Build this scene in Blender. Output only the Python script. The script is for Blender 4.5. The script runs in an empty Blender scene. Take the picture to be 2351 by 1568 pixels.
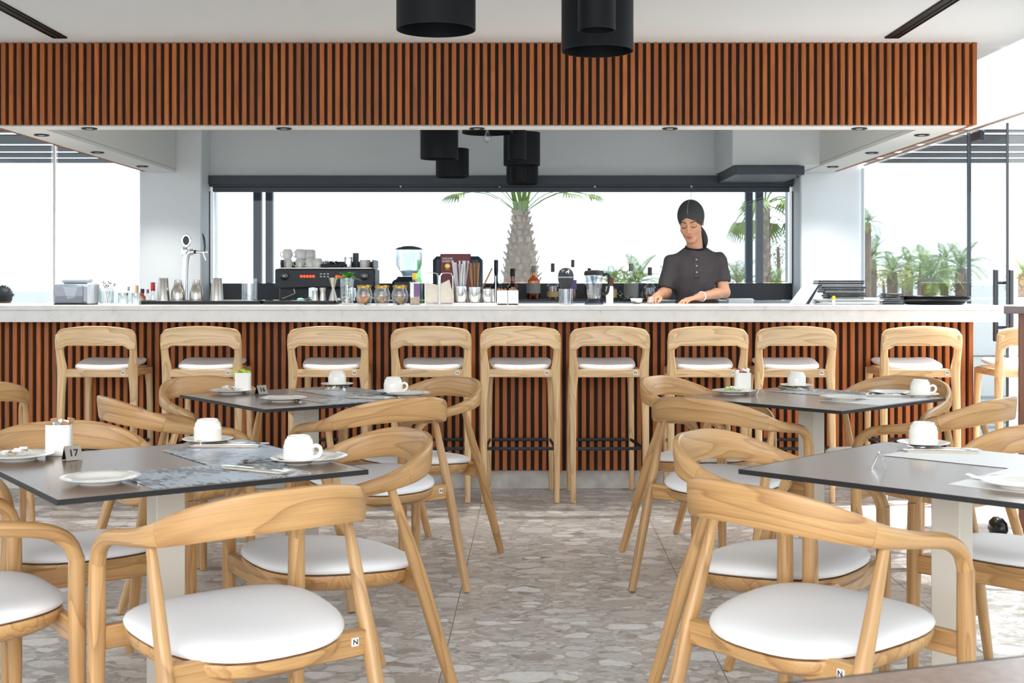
import bpy, bmesh, math, random
import numpy as np
from mathutils import Vector, Matrix, Euler
random.seed(7)
SC = bpy.context.scene
COL = SC.collection
PI = math.pi
# ---------------------------------------------------------------- camera
FPX, CX, HY, CH = 2905.0, 1175.5, 645.0, 1.247      # focal length (px), vanishing point, eye height (m)
cam_d = bpy.data.cameras.new('camera')
cam = bpy.data.objects.new('camera', cam_d); COL.objects.link(cam)
cam.location = (0, 0, CH); cam.rotation_euler = (PI/2, 0, 0)
cam_d.sensor_fit = 'HORIZONTAL'; cam_d.sensor_width = 36.0
cam_d.lens = 36.0*FPX/2351.0
cam_d.shift_x = 0.0
cam_d.shift_y = (HY-784.0)/2351.0
cam_d.clip_start = 0.05; cam_d.clip_end = 300
cam_d.dof.use_dof = True; cam_d.dof.focus_distance = 5.2; cam_d.dof.aperture_fstop = 9.0
SC.camera = cam
# ---------------------------------------------------------------- light
SC.view_settings.view_transform = 'Standard'
SC.view_settings.look = 'None'
SC.view_settings.gamma = 1.0
SC.view_settings.use_curve_mapping = False
SC.view_settings.exposure = 2.50
w = bpy.data.worlds.new('sky'); SC.world = w; w.use_nodes = True
bg = w.node_tree.nodes['Background']
bg.inputs[0].default_value = (0.93, 0.985, 1.05, 1); bg.inputs[1].default_value = 0.95
sun_d = bpy.data.lights.new('sun', 'SUN'); sun_d.energy = 2.2; sun_d.angle = math.radians(3.0)
sun_d.color = (1.0, 0.98, 0.95)
sun = bpy.data.objects.new('sun', sun_d); COL.objects.link(sun)
sun.rotation_euler = Vector((-0.50, -0.12, -1.0)).to_track_quat('-Z', 'Y').to_euler()
sun.location = (8, -2, 12)
SC.cycles.max_bounces = 10; SC.cycles.diffuse_bounces = 6; SC.cycles.glossy_bounces = 4
SC.cycles.transparent_max_bounces = 24; SC.cycles.transmission_bounces = 6
SC.cycles.caustics_reflective = False; SC.cycles.caustics_refractive = False
SC.cycles.sample_clamp_indirect = 6.0
SC.cycles.use_denoising = True

# ---------------------------------------------------------------- photo helpers: pixel -> place
def X(px, D): return (px-CX)*D/FPX
def Z(py, D): return CH-(py-HY)*D/FPX
def at(px, py, D): return Vector((X(px, D), D, Z(py, D)))
def on(px, py, z):                      # pixel on the horizontal plane at height z
    D = (CH-z)*FPX/(py-HY)
    return Vector((X(px, D), D, z))

# ---------------------------------------------------------------- mesh builder
def lin(c):
    return c/12.92 if c <= 0.04045 else ((c+0.055)/1.055)**2.4
def rgb(h):
    h = h.lstrip('#')
    return tuple(lin(int(h[i:i+2], 16)/255) for i in (0, 2, 4))

class MB:
    def __init__(s): s.v = []; s.f = []; s.g = []; s.m = []; s.c = None
    def add(s, vs, fs, gr=None, mat=0, xf=None):
        o = len(s.v)
        if gr is None: gr = [tuple(p) for p in vs]
        for p in vs:
            p = Vector(p)
            s.v.append(tuple(xf @ p if xf else p))
        s.g += [tuple(q) for q in gr]
        for f in fs:
            s.f.append([i+o for i in f]); s.m.append(mat)
        return s
    def box(s, c, d, bev=0.0, ga=None, mat=0, xf=None):
        hx, hy, hz = d[0]/2, d[1]/2, d[2]/2
        if ga is None: ga = max(range(3), key=lambda i: d[i])
        H = (hx, hy, hz)
        vs = []; fs = []
        if bev <= 0:
            idx = {}
            for a in (-1, 1):
                for b in (-1, 1):
                    for e in (-1, 1):
                        idx[(a, b, e)] = len(vs); vs.append((a*hx, b*hy, e*hz))
            for ax in range(3):
                o1, o2 = [i for i in range(3) if i != ax]
                for sg in (-1, 1):
                    q = []
                    for (p, r) in ((-1, -1), (1, -1), (1, 1), (-1, 1)):
                        k = [0]*3; k[ax] = sg; k[o1] = p; k[o2] = r; q.append(idx[tuple(k)])
                    fs.append(q)
        else:
            bev = min(bev, 0.49*min(d))
            idx = {}
            for a in (-1, 1):
                for b in (-1, 1):
                    for e in (-1, 1):
                        sg = (a, b, e)
                        for ax in range(3):
                            p = [sg[i]*(H[i] if i == ax else H[i]-bev) for i in range(3)]
                            idx[(a, b, e, ax)] = len(vs); vs.append(tuple(p))
            for ax in range(3):
                o1, o2 = [i for i in range(3) if i != ax]
                for sg in (-1, 1):
                    q = []
                    for (p, r) in ((-1, -1), (1, -1), (1, 1), (-1, 1)):
                        k = [0]*3; k[ax] = sg; k[o1] = p; k[o2] = r; q.append(idx[tuple(k)+(ax,)])
                    fs.append(q)
                for p in (-1, 1):
                    for r in (-1, 1):
                        k1 = [0]*3; k1[ax] = -1; k1[o1] = p; k1[o2] = r
                        k2 = list(k1); k2[ax] = 1
                        fs.append([idx[tuple(k1)+(o1,)], idx[tuple(k2)+(o1,)], idx[tuple(k2)+(o2,)], idx[tuple(k1)+(o2,)]])
            for a in (-1, 1):
                for b in (-1, 1):
                    for e in (-1, 1):
                        fs.append([idx[(a, b, e, 0)], idx[(a, b, e, 1)], idx[(a, b, e, 2)]])
        o1, o2 = [i for i in range(3) if i != ga]
        gr = [(p[ga], p[o1]+0.37, p[o2]+0.21) for p in vs]
        C = Vector(c)
        vs = [tuple(Vector(p)+C) for p in vs]
        return s.add(vs, fs, gr, mat, xf)
    def lathe(s, prof, seg=24, c=(0, 0, 0), mat=0, xf=None, sx=1.0, sy=1.0):
        vs = []; fs = []; rings = []
        for (r, z) in prof:
            if r < 1e-6:
                rings.append([len(vs)]); vs.append((c[0], c[1], c[2]+z))
            else:
                rg = []
                for k in range(seg):
                    t = 2*PI*k/seg
                    rg.append(len(vs)); vs.append((c[0]+r*math.cos(t)*sx, c[1]+r*math.sin(t)*sy, c[2]+z))
                rings.append(rg)
        for a, b in zip(rings[:-1], rings[1:]):
            if len(a) == 1 and len(b) == 1: continue
            for k in range(seg):
                k2 = (k+1) % seg
                if len(a) == 1: fs.append([a[0], b[k], b[k2]])
                elif len(b) == 1: fs.append([a[k], a[k2], b[0]])
                else: fs.append([a[k], a[k2], b[k2], b[k]])
        gr = [(p[2], p[0], p[1]) for p in vs]
        return s.add(vs, fs, gr, mat, xf)
    def sweep(s, pts, sizes, ups, n=16, power=2.0, mat=0, caps=True, closed=False, xf=None):
        """superellipse section swept along pts; sizes = (half width across, half height along up)"""
        pts = [Vector(p) for p in pts]; N = len(pts)
        vs = []; gr = []; fs = []; L = 0.0
        for i in range(N):
            if closed: t = pts[(i+1) % N]-pts[i-1]
            else: t = pts[min(i+1, N-1)]-pts[max(i-1, 0)]
            t.normalize()
            u = Vector(ups[i]) if isinstance(ups, list) else Vector(ups)
            u = u-t*u.dot(t)
            if u.length < 1e-5: u = t.orthogonal()
            u.normalize(); sd = t.cross(u)
            if i > 0: L += (pts[i]-pts[i-1]).length
            a, b = sizes[i] if isinstance(sizes, list) else sizes
            pw = power[i] if isinstance(power, list) else power
            for k in range(n):
                th = 2*PI*(k+0.5)/n
                ct, st = math.cos(th), math.sin(th)
                x = math.copysign(abs(ct)**(2/pw), ct)*a; y = math.copysign(abs(st)**(2/pw), st)*b
                vs.append(tuple(pts[i]+sd*x+u*y)); gr.append((L, x+0.3, y+0.2))
        rng = range(N) if closed else range(N-1)
        for i in rng:
            j = (i+1) % N
            for k in range(n):
                k2 = (k+1) % n
                fs.append([i*n+k, i*n+k2, j*n+k2, j*n+k])
        if caps and not closed:
            fs.append(list(range(n))); fs.append([(N-1)*n+k for k in range(n)])
        return s.add(vs, fs, gr, mat, xf)
    def tube(s, pts, r, n=10, mat=0, caps=True, closed=False, xf=None):
        pts = [Vector(p) for p in pts]
        rs = r if isinstance(r, list) else [r]*len(pts)
        t0 = (pts[1]-pts[0]).normalized(); u = t0.orthogonal().normalized(); ups = [u]
        for i in range(1, len(pts)):
            t = (pts[min(i+1, len(pts)-1)]-pts[i-1]).normalized()
            u = u-t*u.dot(t)
            u = u.normalized() if u.length > 1e-6 else t.orthogonal().normalized()
            ups.append(u)
        return s.sweep(pts, [(q, q) for q in rs], ups, n, 2.0, mat, caps, closed, xf)
    def prism(s, poly, z0, z1, mat=0, xf=None):
        n = len(poly)
        vs = [(p[0], p[1], z0) for p in poly]+[(p[0], p[1], z1) for p in poly]
        fs = [list(range(n)), [n+k for k in range(n)]]+[[k, (k+1) % n, n+(k+1) % n, n+k] for k in range(n)]
        return s.add(vs, fs, None, mat, xf)
    def mesh(s, name, mats, smooth=True, angle=38, recalc=True):
        me = bpy.data.meshes.new(name)
        me.from_pydata(s.v, [], s.f)
        if recalc:
            bm = bmesh.new(); bm.from_mesh(me)
            bmesh.ops.recalc_face_normals(bm, faces=bm.faces)
            bm.to_mesh(me); bm.free()
        at_ = me.attributes.new('gr', 'FLOAT_VECTOR', 'POINT')
        at_.data.foreach_set('vector', np.array(s.g, dtype=np.float32).ravel())
        if not isinstance(mats, (list, tuple)): mats = [mats]
        for m in mats: me.materials.append(m)
        me.polygons.foreach_set('material_index', s.m)
        me.polygons.foreach_set('use_smooth', [smooth]*len(s.f))
        me.update()
        if smooth: me.set_sharp_from_angle(angle=math.radians(angle))
        return me

def catmull(ctrl, per=6):
    """ctrl: list of tuples (any length); smooth interpolation of every column"""
    A = [np.array(c, float) for c in ctrl]
    A = [2*A[0]-A[1]]+A+[2*A[-1]-A[-2]]
    out = []
    for i in range(1, len(A)-2):
        p0, p1, p2, p3 = A[i-1:i+3]
        for k in range(per):
            t = k/per
            out.append(0.5*(2*p1+(p2-p0)*t+(2*p0-5*p1+4*p2-p3)*t*t+(3*p1-p0-3*p2+p3)*t**3))
    out.append(A[-2])
    return out

def obj(name, me, parent=None, loc=None, rot=None, label=None):
    o = bpy.data.objects.new(name, me); COL.objects.link(o)
    if parent: o.parent = parent
    if loc is not None: o.location = loc
    if rot is not None: o.rotation_euler = rot
    if label: o['label'] = label
    return o
def thing(name, label, cat, loc=(0, 0, 0), rz=0.0, group=None):
    o = bpy.data.objects.new(name, None); COL.objects.link(o)
    o.empty_display_size = 0.05
    o.location = loc; o.rotation_euler = (0, 0, rz)
    o['label'] = label; o['category'] = cat
    if group: o['group'] = group
    return o
def tag(o, label, cat, group=None):
    o['label'] = label; o['category'] = cat
    if group: o['group'] = group
    return o
def part(name, mb, mats, parent, label=None, **kw):
    return obj(name, mb.mesh(name, mats, **kw), parent, label=label)
def solo(name, mb, mats, label, cat, loc=(0, 0, 0), rz=0.0, group=None, **kw):
    o = obj(name, mb.mesh(name, mats, **kw), None, loc, (0, 0, rz))
    return tag(o, label, cat, group)
def struct(name, mb, mats, parent=None, **kw):
    o = obj(name, mb.mesh(name, mats, **kw), parent)
    if parent is None: o['kind'] = 'structure'
    return o
KIDS = {}
def dup(root, loc, rz, label=None, group=None):
    """copy a thing with its parts and sub-parts (mesh data shared)"""
    r = root.copy(); COL.objects.link(r); r.location = loc; r.rotation_euler = (0, 0, rz)
    if label: r['label'] = label
    if group: r['group'] = group
    for ch in list(root.children):
        c = ch.copy(); COL.objects.link(c); c.parent = r
        for g in list(ch.children):
            d = g.copy(); COL.objects.link(d); d.parent = c
    return r
def text_mesh(txt, size, mat, depth=0.0004):
    cu = bpy.data.curves.new('lettering', 'FONT'); cu.body = txt; cu.size = size; cu.extrude = depth
    cu.align_x = 'CENTER'; cu.align_y = 'CENTER'; cu.resolution_u = 3; cu.offset = size*0.022
    o = bpy.data.objects.new('lettering', cu); COL.objects.link(o)
    bpy.context.view_layer.update()
    me = bpy.data.meshes.new_from_object(o.evaluated_get(bpy.context.evaluated_depsgraph_get()))
    bpy.data.objects.remove(o); bpy.data.curves.remove(cu)
    me.materials.clear(); me.materials.append(mat)
    return me
# ---------------------------------------------------------------- materials
def nt(name):
    m = bpy.data.materials.new(name); m.use_nodes = True
    t = m.node_tree; b = t.nodes['Principled BSDF']
    return m, t, b
def N(t, ty, **kw):
    n = t.nodes.new(ty)
    for k, v in kw.items():
        if k.startswith('i_'):
            key = k[2:]
            key = int(key) if key.isdigit() else key
            n.inputs[key].default_value = v
        else: setattr(n, k, v)
    return n
def L(t, a, b): t.links.new(a, b)
def ramp(t, stops, interp='LINEAR'):
    r = t.nodes.new('ShaderNodeValToRGB'); cr = r.color_ramp; cr.interpolation = interp
    while len(cr.elements) > 1: cr.elements.remove(cr.elements[-1])
    cr.elements[0].position = stops[0][0]; cr.elements[0].color = (*stops[0][1], 1)
    for p, c in stops[1:]:
        e = cr.elements.new(p); e.color = (*c, 1)
    return r
def plain(name, hexc, rough=0.5, metal=0.0, var=0.0, scale=40.0, bump=0.0, coat=0.0, spec=0.5, emit=None, es=1.0):
    m, t, b = nt(name)
    c = rgb(hexc)
    b.inputs['Base Color'].default_value = (*c, 1)
    b.inputs['Roughness'].default_value = rough; b.inputs['Metallic'].default_value = metal
    b.inputs['Specular IOR Level'].default_value = spec
    b.inputs['Coat Weight'].default_value = coat
    if emit: b.inputs['Emission Color'].default_value = (*rgb(emit), 1); b.inputs['Emission Strength'].default_value = es
    if var > 0 or bump > 0:
        tc = N(t, 'ShaderNodeTexCoord'); nz = N(t, 'ShaderNodeTexNoise', i_Scale=scale, i_Detail=4.0)
        L(t, tc.outputs['Object'], nz.inputs['Vector'])
        if var > 0:
            r = ramp(t, [(0.3, tuple(max(0, x*(1-var)) for x in c)), (0.7, tuple(min(1, x*(1+var)) for x in c))])
            L(t, nz.outputs['Fac'], r.inputs[0]); L(t, r.outputs[0], b.inputs['Base Color'])
        if bump > 0:
            bp = N(t, 'ShaderNodeBump', i_Strength=bump, i_Distance=0.004)
            L(t, nz.outputs['Fac'], bp.inputs['Height']); L(t, bp.outputs[0], b.inputs['Normal'])
    return m
def wood(name, light, mid, dark, scale=(1.6, 11, 11), lines=8.0, lamount=0.55, rough=0.38, fib=0.16, objvar=0.10, coat=0.15):
    m, t, b = nt(name)
    a = N(t, 'ShaderNodeAttribute', attribute_name='gr')
    oi = N(t, 'ShaderNodeObjectInfo')
    cb = N(t, 'ShaderNodeCombineXYZ')
    for k, f in enumerate((37.0, 13.7, 19.3)):
        mm = N(t, 'ShaderNodeMath', operation='MULTIPLY'); mm.inputs[1].default_value = f
        L(t, oi.outputs['Random'], mm.inputs[0]); L(t, mm.outputs[0], cb.inputs[k])
    ad = N(t, 'ShaderNodeVectorMath', operation='ADD'); L(t, a.outputs['Vector'], ad.inputs[0]); L(t, cb.outputs[0], ad.inputs[1])
    mp = N(t, 'ShaderNodeMapping'); mp.inputs['Scale'].default_value = scale; L(t, ad.outputs[0], mp.inputs['Vector'])
    nz = N(t, 'ShaderNodeTexNoise', i_Scale=1.0, i_Detail=1.5, i_Roughness=0.45, i_Distortion=0.25); L(t, mp.outputs[0], nz.inputs['Vector'])
    mu = N(t, 'ShaderNodeMath', operation='MULTIPLY'); mu.inputs[1].default_value = lines; L(t, nz.outputs['Fac'], mu.inputs[0])
    fr = N(t, 'ShaderNodeMath', operation='FRACT'); L(t, mu.outputs[0], fr.inputs[0])
    r1 = ramp(t, [(0.0, (0, 0, 0)), (0.45, (0.12,)*3), (0.80, (0.55,)*3), (0.93, (1, 1, 1)), (1.0, (0.05,)*3)])
    L(t, fr.outputs[0], r1.inputs[0])
    mp2 = N(t, 'ShaderNodeMapping'); mp2.inputs['Scale'].default_value = (6, 260, 260); L(t, ad.outputs[0], mp2.inputs['Vector'])
    nf = N(t, 'ShaderNodeTexNoise', i_Scale=1.0, i_Detail=2.0); L(t, mp2.outputs[0], nf.inputs['Vector'])
    base = N(t, 'ShaderNodeMix', data_type='RGBA'); base.inputs[6].default_value = (*rgb(light), 1); base.inputs[7].default_value = (*rgb(mid), 1)
    mp3 = N(t, 'ShaderNodeMapping'); mp3.inputs['Scale'].default_value = (1.0, 5, 5); L(t, ad.outputs[0], mp3.inputs['Vector'])
    nb = N(t, 'ShaderNodeTexNoise', i_Scale=1.0, i_Detail=2.0); L(t, mp3.outputs[0], nb.inputs['Vector'])
    L(t, nb.outputs['Fac'], base.inputs[0])
    gm = N(t, 'ShaderNodeMath', operation='MULTIPLY'); gm.inputs[1].default_value = lamount; L(t, r1.outputs[0], gm.inputs[0])
    c2 = N(t, 'ShaderNodeMix', data_type='RGBA'); L(t, gm.outputs[0], c2.inputs[0]); L(t, base.outputs[2], c2.inputs[6]); c2.inputs[7].default_value = (*rgb(dark), 1)
    rf = ramp(t, [(0.35, (1-fib,)*3), (0.62, (1, 1, 1))]); L(t, nf.outputs['Fac'], rf.inputs[0])
    c3 = N(t, 'ShaderNodeMix', data_type='RGBA', blend_type='MULTIPLY'); c3.inputs[0].default_value = 1.0
    L(t, c2.outputs[2], c3.inputs[6]); L(t, rf.outputs[0], c3.inputs[7])
    hv = N(t, 'ShaderNodeHueSaturation')
    mr = N(t, 'ShaderNodeMapRange'); mr.inputs[3].default_value = 1-objvar*1.3; mr.inputs[4].default_value = 1+objvar; L(t, oi.outputs['Random'], mr.inputs[0])
    L(t, mr.outputs[0], hv.inputs['Value']); L(t, c3.outputs[2], hv.inputs['Color'])
    L(t, hv.outputs[0], b.inputs['Base Color'])
    b.inputs['Roughness'].default_value = rough; b.inputs['Coat Weight'].default_value = coat; b.inputs['Coat Roughness'].default_value = 0.25
    bp = N(t, 'ShaderNodeBump', i_Strength=0.05, i_Distance=0.001); L(t, nf.outputs['Fac'], bp.inputs['Height']); L(t, bp.outputs[0], b.inputs['Normal'])
    return m
def thin_glass(name, tint=(1, 1, 1), refl=0.08, rough=0.0):
    m = bpy.data.materials.new(name); m.use_nodes = True; t = m.node_tree; t.nodes.clear()
    o = N(t, 'ShaderNodeOutputMaterial'); tr = N(t, 'ShaderNodeBsdfTransparent'); tr.inputs[0].default_value = (*tint, 1)
    gl = N(t, 'ShaderNodeBsdfGlossy', i_Roughness=rough); mx = N(t, 'ShaderNodeMixShader')
    lw = N(t, 'ShaderNodeLayerWeight', i_Blend=0.35)
    mr = N(t, 'ShaderNodeMapRange'); mr.inputs[3].default_value = refl*0.5; mr.inputs[4].default_value = min(1, refl*5)
    L(t, lw.outputs['Facing'], mr.inputs[0])
    pw = N(t, 'ShaderNodeMath', operation='POWER'); pw.inputs[1].default_value = 2.5
    L(t, lw.outputs['Facing'], pw.inputs[0]); L(t, pw.outputs[0], mr.inputs[0])
    L(t, mr.outputs[0], mx.inputs[0]); L(t, tr.outputs[0], mx.inputs[1]); L(t, gl.outputs[0], mx.inputs[2]); L(t, mx.outputs[0], o.inputs[0])
    return m

M = {}
M['ash'] = wood('ash wood', '#CBA06A', '#BB8C55', '#845528', lamount=0.55)
M['ash_stool'] = wood('pale ash wood', '#E8C698', '#DAB27D', '#A37444', scale=(1.4, 12, 12), lines=9)
M['slat'] = wood('stained slat wood', '#BE6E2E', '#A85A22', '#73340E', scale=(1.2, 20, 20), lines=5, lamount=0.35, rough=0.6, fib=0.22, objvar=0.18, coat=0.0)
M['slat_back'] = plain('dark backing board', '#2A140C', 0.7)
M['cabinet_wood'] = wood('brown cabinet veneer', '#8E5431', '#7C4526', '#5A2D16', scale=(1.0, 9, 9), lines=6, lamount=0.35, rough=0.45)
M['cabinet_top'] = wood('grey brown laminate', '#85716A', '#78655F', '#625049', scale=(1.0, 14, 14), lines=6, lamount=0.4, rough=0.45)
M['white_wall'] = plain('white wall paint', '#E6E9EB', 0.7, var=0.015, scale=3)
M['ceiling'] = plain('white ceiling paint', '#E6E8E9', 0.75, var=0.01, scale=2)
M['soffit'] = plain('white soffit paint', '#E6E5E1', 0.7)
M['leather'] = plain('white leatherette', '#E9E7E6', 0.45, bump=0.06, scale=260, spec=0.45)
M['black_metal'] = plain('black powder coated metal', '#0B0D10', 0.55, var=0.1, scale=60, spec=0.22)
M['louvre'] = plain('slate louvre', '#28323D', 0.5, spec=0.4)
M['dark_metal'] = plain('anthracite aluminium', '#353D47', 0.42, spec=0.5)
M['charcoal'] = plain('charcoal plastic', '#24272C', 0.45)
M['black'] = plain('matt black plastic', '#0B0C0E', 0.5)
M['black_gloss'] = plain('glossy black', '#101114', 0.22)
M['chrome'] = plain('polished chrome', '#DCDDDF', 0.10, metal=1.0)
M['steel'] = plain('brushed steel', '#B9B2A9', 0.28, metal=1.0, var=0.05, scale=30)
M['gold'] = plain('brass coloured lid', '#B9974F', 0.32, metal=1.0)
M['china'] = plain('cream glazed china', '#EFEAE1', 0.18, coat=0.5)
M['paper'] = plain('white paper', '#F1EFEA', 0.8)
M['kraft'] = plain('brown kraft paper', '#A8805A', 0.85, var=0.12, scale=60)
M['napkin'] = plain('natural paper napkin', '#D3C4AE', 0.85, var=0.06, scale=90)
M['napkin_white'] = plain('cream paper napkins', '#DFD6C6', 0.85, var=0.04, scale=60)
M['cream_metal'] = plain('cream coated steel', '#CDC4B5', 0.4)
M['grey_plastic'] = plain('grey plastic', '#8C959E', 0.3)
M['sky_plastic'] = plain('pale grey plastic', '#B4BCC4', 0.25)
M['glass'] = thin_glass('solar control window glass', (0.56, 0.59, 0.60), 0.035)
M['glassware'] = thin_glass('clear glassware', (0.95, 0.965, 0.97), 0.24)
M['smoke_glass'] = thin_glass('grey translucent plastic', (0.45, 0.50, 0.55), 0.16)
M['amber'] = thin_glass('amber spirit', (0.95, 0.48, 0.08), 0.14)
M['whisky'] = thin_glass('dark whisky', (0.62, 0.18, 0.03), 0.14)
M['green_glass'] = thin_glass('green bottle glass', (0.42, 0.70, 0.42), 0.16)
M['red'] = plain('red wax', '#A32020', 0.4)
M['burgundy'] = plain('burgundy panel', '#7A1F2A', 0.4)
M['yellow'] = plain('yellow plastic', '#F2C616', 0.4)
M['yellow_label'] = plain('tan paper label', '#C9AA74', 0.7)
M['grey_label'] = plain('grey printed label', '#8F8D86', 0.7, var=0.25, scale=220)
M['purple'] = plain('purple label', '#7A5E92', 0.6)
M['orange'] = plain('dried orange slices', '#FF9122', 0.6, var=0.3, scale=90)
M['amber_fruit'] = plain('dried apple slices', '#DDA85C', 0.7, var=0.25, scale=90)
M['brown_fruit'] = plain('dried lime slices', '#A2764A', 0.7, var=0.35, scale=120)
M['cork'] = plain('cork', '#B59A72', 0.8, var=0.15, scale=150)
M['dark_cork'] = plain('dark bottle cap', '#5A4238', 0.5)
M['teal'] = plain('pale teal plastic', '#8FC4BE', 0.4)
M['lime'] = plain('lime green sachet', '#A9D13C', 0.6)
M['straw_white'] = plain('paper wrapped straw', '#CDCFD3', 0.6, var=0.1, scale=200)
M['straw_brown'] = plain('brown paper straw', '#97714F', 0.7, var=0.15, scale=200)
M['red_led'] = plain('red lit buttons', '#E0301A', 0.4, emit='#FF2A10', es=1.2)
M['screen_white'] = plain('white back of screen', '#EDEEF0', 0.35)
M['skin'] = None
# table laminate
def laminate():
    m, t, b = nt('grey brown stone laminate')
    g = N(t, 'ShaderNodeTexCoord'); nz = N(t, 'ShaderNodeTexNoise', i_Scale=70.0, i_Detail=3.0, i_Roughness=0.5)
    L(t, g.outputs['Object'], nz.inputs['Vector'])
    r = ramp(t, [(0.3, rgb('#7E6757')), (0.52, rgb('#877060')), (0.75, rgb('#907969'))]); L(t, nz.outputs['Fac'], r.inputs[0]); L(t, r.outputs[0], b.inputs['Base Color'])
    b.inputs['Roughness'].default_value = 0.24; b.inputs['Specular IOR Level'].default_value = 0.7; b.inputs['Coat Weight'].default_value = 0.22; b.inputs['Coat Roughness'].default_value = 0.2
    return m
M['laminate'] = laminate()
def placemat():
    m, t, b = nt('printed woven placemat')
    tc = N(t, 'ShaderNodeTexCoord')
    mp = N(t, 'ShaderNodeMapping'); mp.inputs['Scale'].default_value = (60, 22, 1); L(t, tc.outputs['Object'], mp.inputs['Vector'])
    nz = N(t, 'ShaderNodeTexNoise', i_Scale=1.0, i_Detail=3.0, i_Distortion=0.8); L(t, mp.outputs[0], nz.inputs['Vector'])
    mp2 = N(t, 'ShaderNodeMapping'); mp2.inputs['Scale'].default_value = (4, 6, 1); L(t, tc.outputs['Object'], mp2.inputs['Vector'])
    n2 = N(t, 'ShaderNodeTexNoise', i_Scale=1.0, i_Detail=1.0); L(t, mp2.outputs[0], n2.inputs['Vector'])
    ad = N(t, 'ShaderNodeMath', operation='ADD'); L(t, nz.outputs['Fac'], ad.inputs[0]); L(t, n2.outputs['Fac'], ad.inputs[1])
    r = ramp(t, [(0.72, rgb('#454A50')), (0.92, rgb('#737A84')), (1.10, rgb('#8F98A4')), (1.3, rgb('#A9B1BB'))])
    hf = N(t, 'ShaderNodeMath', operation='MULTIPLY'); hf.inputs[1].default_value = 0.5
    L(t, ad.outputs[0], hf.inputs[0])
    for e in r.color_ramp.elements: e.position *= 0.5
    L(t, hf.outputs[0], r.inputs[0]); L(t, r.outputs[0], b.inputs['Base Color'])
    b.inputs['Roughness'].default_value = 0.25
    return m
M['placemat'] = placemat()
M['placemat_white'] = plain('white paper placemat', '#EDEBE8', 0.45)
def stone_floor():
    m, t, b = nt('conglomerate stone tile')
    ge = N(t, 'ShaderNodeNewGeometry')
    nd = N(t, 'ShaderNodeTexNoise', i_Scale=11.0, i_Detail=4.0); L(t, ge.outputs['Position'], nd.inputs['Vector'])
    sb = N(t, 'ShaderNodeVectorMath', operation='SUBTRACT'); sb.inputs[1].default_value = (0.5, 0.5, 0.5); L(t, nd.outputs['Color'], sb.inputs[0])
    sc = N(t, 'ShaderNodeVectorMath', operation='SCALE'); sc.inputs['Scale'].default_value = 0.095; L(t, sb.outputs[0], sc.inputs[0])
    ad = N(t, 'ShaderNodeVectorMath', operation='ADD'); L(t, ge.outputs['Position'], ad.inputs[0]); L(t, sc.outputs[0], ad.inputs[1])
    def stones(scale, r0, r1, keep, tones, off, rot, under):
        mp = N(t, 'ShaderNodeMapping'); mp.inputs['Scale'].default_value = (0.62, 1.0, 1.0); mp.inputs['Rotation'].default_value = (0, 0, rot); mp.inputs['Location'].default_value = (off, off*1.7, 0.37*off)
        L(t, ad.outputs[0], mp.inputs['Vector'])
        v = N(t, 'ShaderNodeTexVoronoi', i_Scale=scale, voronoi_dimensions='2D'); L(t, mp.outputs[0], v.inputs['Vector'])
        s = N(t, 'ShaderNodeSeparateColor'); L(t, v.outputs['Color'], s.inputs[0])
        mr = N(t, 'ShaderNodeMapRange'); mr.inputs[3].default_value = r0; mr.inputs[4].default_value = r1; L(t, s.outputs[1], mr.inputs[0])
        df = N(t, 'ShaderNodeMath', operation='SUBTRACT'); L(t, mr.outputs[0], df.inputs[0]); L(t, v.outputs['Distance'], df.inputs[1])
        k = N(t, 'ShaderNodeMapRange', interpolation_type='SMOOTHSTEP'); k.inputs[1].default_value = 0.0; k.inputs[2].default_value = 0.09; L(t, df.outputs[0], k.inputs[0])
        gt = N(t, 'ShaderNodeMath', operation='LESS_THAN'); gt.inputs[1].default_value = keep; L(t, s.outputs[2], gt.inputs[0])
        mk = N(t, 'ShaderNodeMath', operation='MULTIPLY'); L(t, k.outputs[0], mk.inputs[0]); L(t, gt.outputs[0], mk.inputs[1])
        r = ramp(t, tones); L(t, s.outputs[0], r.inputs[0])
        # thin dark rim round each stone
        rim = N(t, 'ShaderNodeMapRange'); rim.inputs[1].default_value = -0.07; rim.inputs[2].default_value = 0.0; L(t, df.outputs[0], rim.inputs[0])
        rm = N(t, 'ShaderNodeMath', operation='MULTIPLY'); L(t, rim.outputs[0], rm.inputs[0]); L(t, gt.outputs[0], rm.inputs[1])
        rk = N(t, 'ShaderNodeMath', operation='MULTIPLY'); rk.inputs[1].default_value = 0.22; L(t, rm.outputs[0], rk.inputs[0])
        u = N(t, 'ShaderNodeMix', data_type='RGBA'); L(t, rk.outputs[0], u.inputs[0]); L(t, under, u.inputs[6]); u.inputs[7].default_value = (*rgb('#7F766B'), 1)
        c = N(t, 'ShaderNodeMix', data_type='RGBA'); L(t, mk.outputs[0], c.inputs[0]); L(t, u.outputs[2], c.inputs[6]); L(t, r.outputs[0], c.inputs[7])
        return c.outputs[2]
    nb = N(t, 'ShaderNodeTexNoise', i_Scale=26.0, i_Detail=6.0, i_Roughness=0.7); L(t, ad.outputs[0], nb.inputs['Vector'])
    base = ramp(t, [(0.3, rgb('#9D968E')), (0.45, rgb('#BFB9B2')), (0.6, rgb('#D2CCC7')), (0.75, rgb('#DCD8D4'))]); L(t, nb.outputs['Fac'], base.inputs[0])
    LT = [(0.0, rgb('#A59D95')), (0.10, rgb('#BFB8B0')), (0.28, rgb('#D8D3CE')), (0.6, rgb('#E5E2DE')), (0.85, rgb('#EDEBE8')), (1.0, rgb('#DFDBD7'))]
    DK = [(0.0, rgb('#9A938A')), (0.22, rgb('#B5AEA6')), (0.5, rgb('#D1CBC5')), (1.0, rgb('#E3DFDB'))]
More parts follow.
